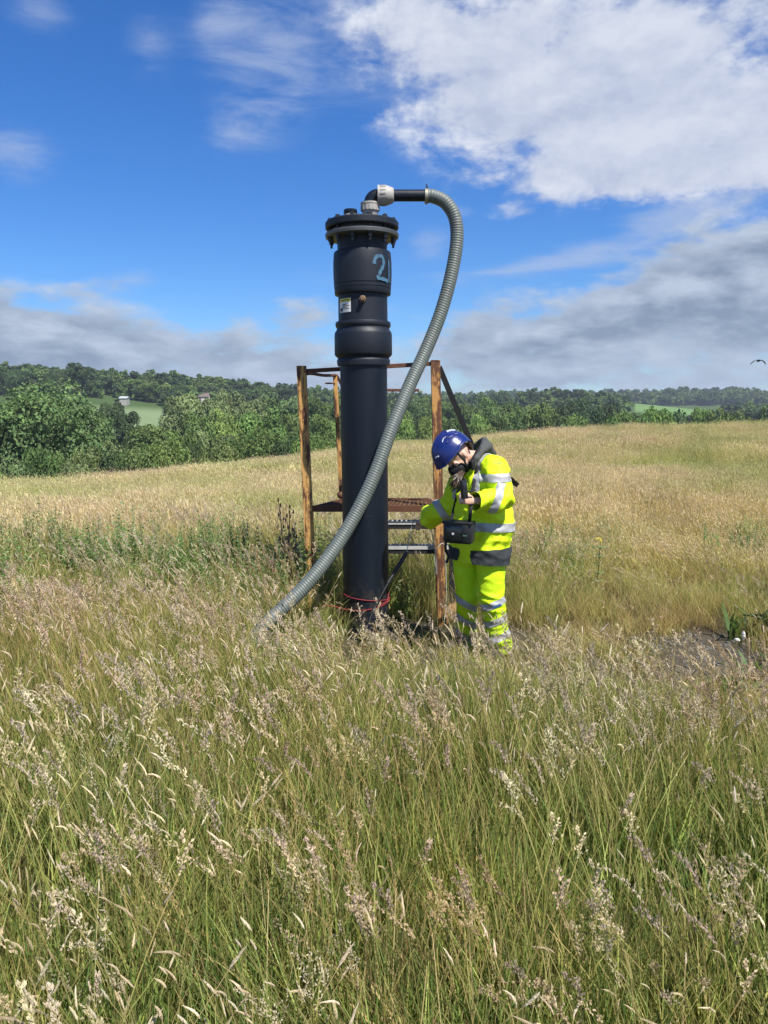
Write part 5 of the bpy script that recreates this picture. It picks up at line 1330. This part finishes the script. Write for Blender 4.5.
# ------------------------------------------------------------------ single weeds and stones
def weeds():
    WD = {k: leafy_mat(k, .25, tint=(1, 1, 1), var=.2) for k in ('dock_leaf', 'thistle_stem', 'ragwort_leaf')}
    def wob(name, label, cat, group, x, y, build):
        z = gz(x, y); o = empty(name, (x, y, z), label, cat, group)
        for part, fn, mt in build:
            pb = PB(); fn(pb); q = plant_mesh(part, pb.V, pb.F, pb.C, mt); COL.objects.link(q); q.parent = o
        return o
    def dock(n, L, w, c):
        def f(pb):
            for k in range(n):
                az = 6.28*k/n+rng.uniform(-.4, .4); l = L*rng.uniform(.7, 1.1); P_ = curve(np.array([0, 0, 0.]), l*.85, rng.uniform(.4, .9), az, 9, .3, .05); t = np.linspace(0, 1, 9); b = len(pb.V); cc = np.array(c)*rng.uniform(.8, 1.2)
                wd = w*np.sin(np.pi*np.clip(t*.82+.15, 0, .985))*(t > .08); sd = np.array([-math.sin(az), math.cos(az), 0])
                for i, p in enumerate(P_):
                    wv = .012*math.sin(i*2.1+k); 
                    for e in (-1, 0, 1): pb.V.append(tuple(p+sd*wd[i]*e*.5+np.array([0, 0, .012*abs(e)+wv*e*.4]))); pb.C.append(tuple(cc*(1.25 if e == 0 else 1)))
                for i in range(8):
                    for e in (0, 1): pb.F.append((b+3*i+e, b+3*i+e+1, b+3*i+e+4, b+3*i+e+3))
        return f
    dk = [((1.05, 3.42), 'broad dark green dock leaves in the grass below the person', (.06, .115, .05), .34), ((2.52, 4.55), 'dock plant at the front edge of the bare stony patch', (.075, .13, .055), .26),
          ((2.78, 4.95), 'dock plant right of the bare stony patch', (.08, .14, .05), .28), ((2.15, 4.45), 'small dock plant left of the bare stony patch front', (.07, .12, .05), .22), ((3.0, 5.75), 'big dark dock plant at the back of the bare stony patch', (.04, .085, .03), .42), ((1.62, 3.05), 'dark dock plant low in the grass at the right', (.05, .10, .045), .42)]
    for (p, lb, c, L) in dk: wob('dock_plant', lb, 'weed', 'dock plants in the meadow', p[0], p[1], [('leaves', dock(8, L, .075, c), WD['dock_leaf'])])
    # dead thistle left of the platform
    def stem(pb):
        for k in range(3):
            P_ = curve(np.array([rng.uniform(-.03, .03), 0, 0.]), rng.uniform(.8, 1.1), rng.uniform(.02, .12), rng.uniform(0, 6.28), 10, 0, .04)
            for a in (0, 1.57): pb.strip(P_, np.linspace(.016, .005, 10), lambda q: (.26, .19, .13), 0, a)
            for j in range(9):
                t = rng.uniform(.35, 1); b = P_[int(t*9)]; az = rng.uniform(0, 6.28); L = .22*(1.25-t); Q = curve(b, L, .7, az, 5, 0, 0)
                for a in (0, 1.57): pb.strip(Q, np.linspace(.006, .003, 5), lambda q: (.28, .21, .14), 0, a)
                tips.append(Q[-1]); tips.append(Q[2]+rng.normal(0, .02, 3))
            tips.append(P_[-1])
    tips = []
    def stem_heads(pb):
        stem(pb)
        for p in tips:
            pb.spike([p+np.array([0, 0, q]) for q in (-.012, 0, .014, .026)], [.003, .008, .007, .003], (.24, .17, .12), 6)
    def tleaf(pb):
        for k in range(26):
            az = rng.uniform(0, 6.28); b = np.array([rng.normal(0, .03), rng.normal(0, .03), rng.uniform(.1, .7)]); Q = curve(b, rng.uniform(.08, .16), 1.0, az, 5, .4, 0)
            pb.strip(Q, .03*np.array([.3, 1, .9, .6, .1]), lambda q: (.19, .18, .09), .5, az+1.57)
    tx = P(288, 590, 6.55); wob('dry_thistle', 'tall dry brown thistle with dark heads just left of the left platform post', 'weed', None, tx.x, tx.y, [('stem', stem_heads, WD['thistle_stem']), ('leaves', tleaf, WD['ragwort_leaf'])])
    def rst(pb):
        P_ = curve(np.array([0, 0, 0.]), .56, .05, 1, 8, 0, .02)
        for a in (0, 1.57): pb.strip(P_, np.linspace(.010, .005, 8), lambda q: (.09, .13, .05), 0, a)
        for k in range(46):
            az = rng.uniform(0, 6.28); b = P_[rng.integers(1, 7)]; Q = curve(b, .045, 1.6, az, 5, .5, 0); pb.strip(Q, .020*np.array([.4, 1, .8, .9, .1]), lambda q: (.17, .25, .09), .6, az+1.57)
    def rfl(pb):
        for k in range(16):
            p = np.array([rng.normal(-.01, .02), rng.normal(0, .02), .57+rng.uniform(-.01, .02)]); b = len(pb.V)
            for j in range(8): pb.V.append(tuple(p+np.array([math.cos(j*.785)*.011, math.sin(j*.785)*.011, .002*(j % 2)]))); pb.C.append((.72, .52, .02))
            pb.F.append(tuple(range(b, b+8)))
    q = P(597, 590, 7.2); wob('ragwort', 'leafy ragwort with one small yellow flower cluster right of the person', 'weed', None, q.x, q.y, [('stem', rst, WD['ragwort_leaf']), ('flowers', rfl, leafy_mat('yellow_petals', .2, var=.1))])
    for (x, y, lb) in ((2.42, 5.02, 'tall white flower at the right edge of the bare patch'), (2.36, 4.98, 'round white flower left of the tall white one by the bare patch')):
        def fs(pb):
            P_ = curve(np.array([0, 0, 0.]), .22, .05, 1, 5, 0, .02); pb.strip(P_, np.linspace(.004, .003, 5), lambda q: (.1, .15, .05))
        tall = 'tall' in lb.split()[0]
        def fl(pb):
            b = np.array([-.003, 0, .215]); L = .06 if tall else .022; pb.spike([b+np.array([0, 0, L*t]) for t in (0, .3, .7, 1)], np.array([.3, 1, .9, .2])*(.012 if tall else .017), (.72, .72, .66), 8)
        wob('white_flower', lb, 'flower', None, x, y, [('stem', fs, WD['ragwort_leaf']), ('bloom', fl, leafy_mat('white_petals', .15, var=.1))])
    # stones on the bare earth: countless chips as one object
    protos = []; SM = pm('flint_stone', (.115, .105, .088), .85, var=.4, vscale=8, bump=.4)
    for k in range(3):
        m = MB(); m.ball((0, 0, .2), (1, .8, .55), 9, 6); me = m.mesh('chip%d' % k); me.materials.append(SM)
        for v in me.vertices: v.co *= 1+.35*mnoise.noise(v.co*1.4+Vector((k*5, 0, 0)))
        protos.append(bpy.data.objects.new('chip%d' % k, me))
    X = []; S = []; Rr = []; I = []
    for _ in range(6000):
        x, y = rng.uniform(1.5, 3.2), rng.uniform(4.3, 6.2)
        if _ % 3 == 0: x, y = rng.uniform(-.5, .9), rng.uniform(5.4, 6.6)
        if rng.random() > bare(x, y)*1.1: continue
        s = float(rng.lognormal(-5.0, .6)); s = min(s, .024); X.append((x, y, gz(x, y))); S.append((s, s, s)); Rr.append((0, 0, rng.uniform(0, 6.28))); I.append(rng.integers(3))
    scatter('loose_stones', protos, X, Rr, S, I, 'small grey stone chips lying on the bare earth', 'stones')
weeds()
# ------------------------------------------------------------------ the air
def haze():
    m = bpy.data.materials.new('hazy_air'); m.use_nodes = True; nt = m.node_tree; nt.nodes.clear()
    out = nt.nodes.new('ShaderNodeOutputMaterial'); v = nt.nodes.new('ShaderNodeVolumePrincipled')
    v.inputs['Color'].default_value = (.80, .88, 1.0, 1); v.inputs['Density'].default_value = .00024; v.inputs['Anisotropy'].default_value = .2
    nt.links.new(v.outputs[0], out.inputs['Volume'])
    b = MB(); b.box((0, 0, 20), (7600, 7600, 90)); o = b.build('haze', m, None, False, org=(0, 0, 20)); tag(o, kind='stuff')
haze()
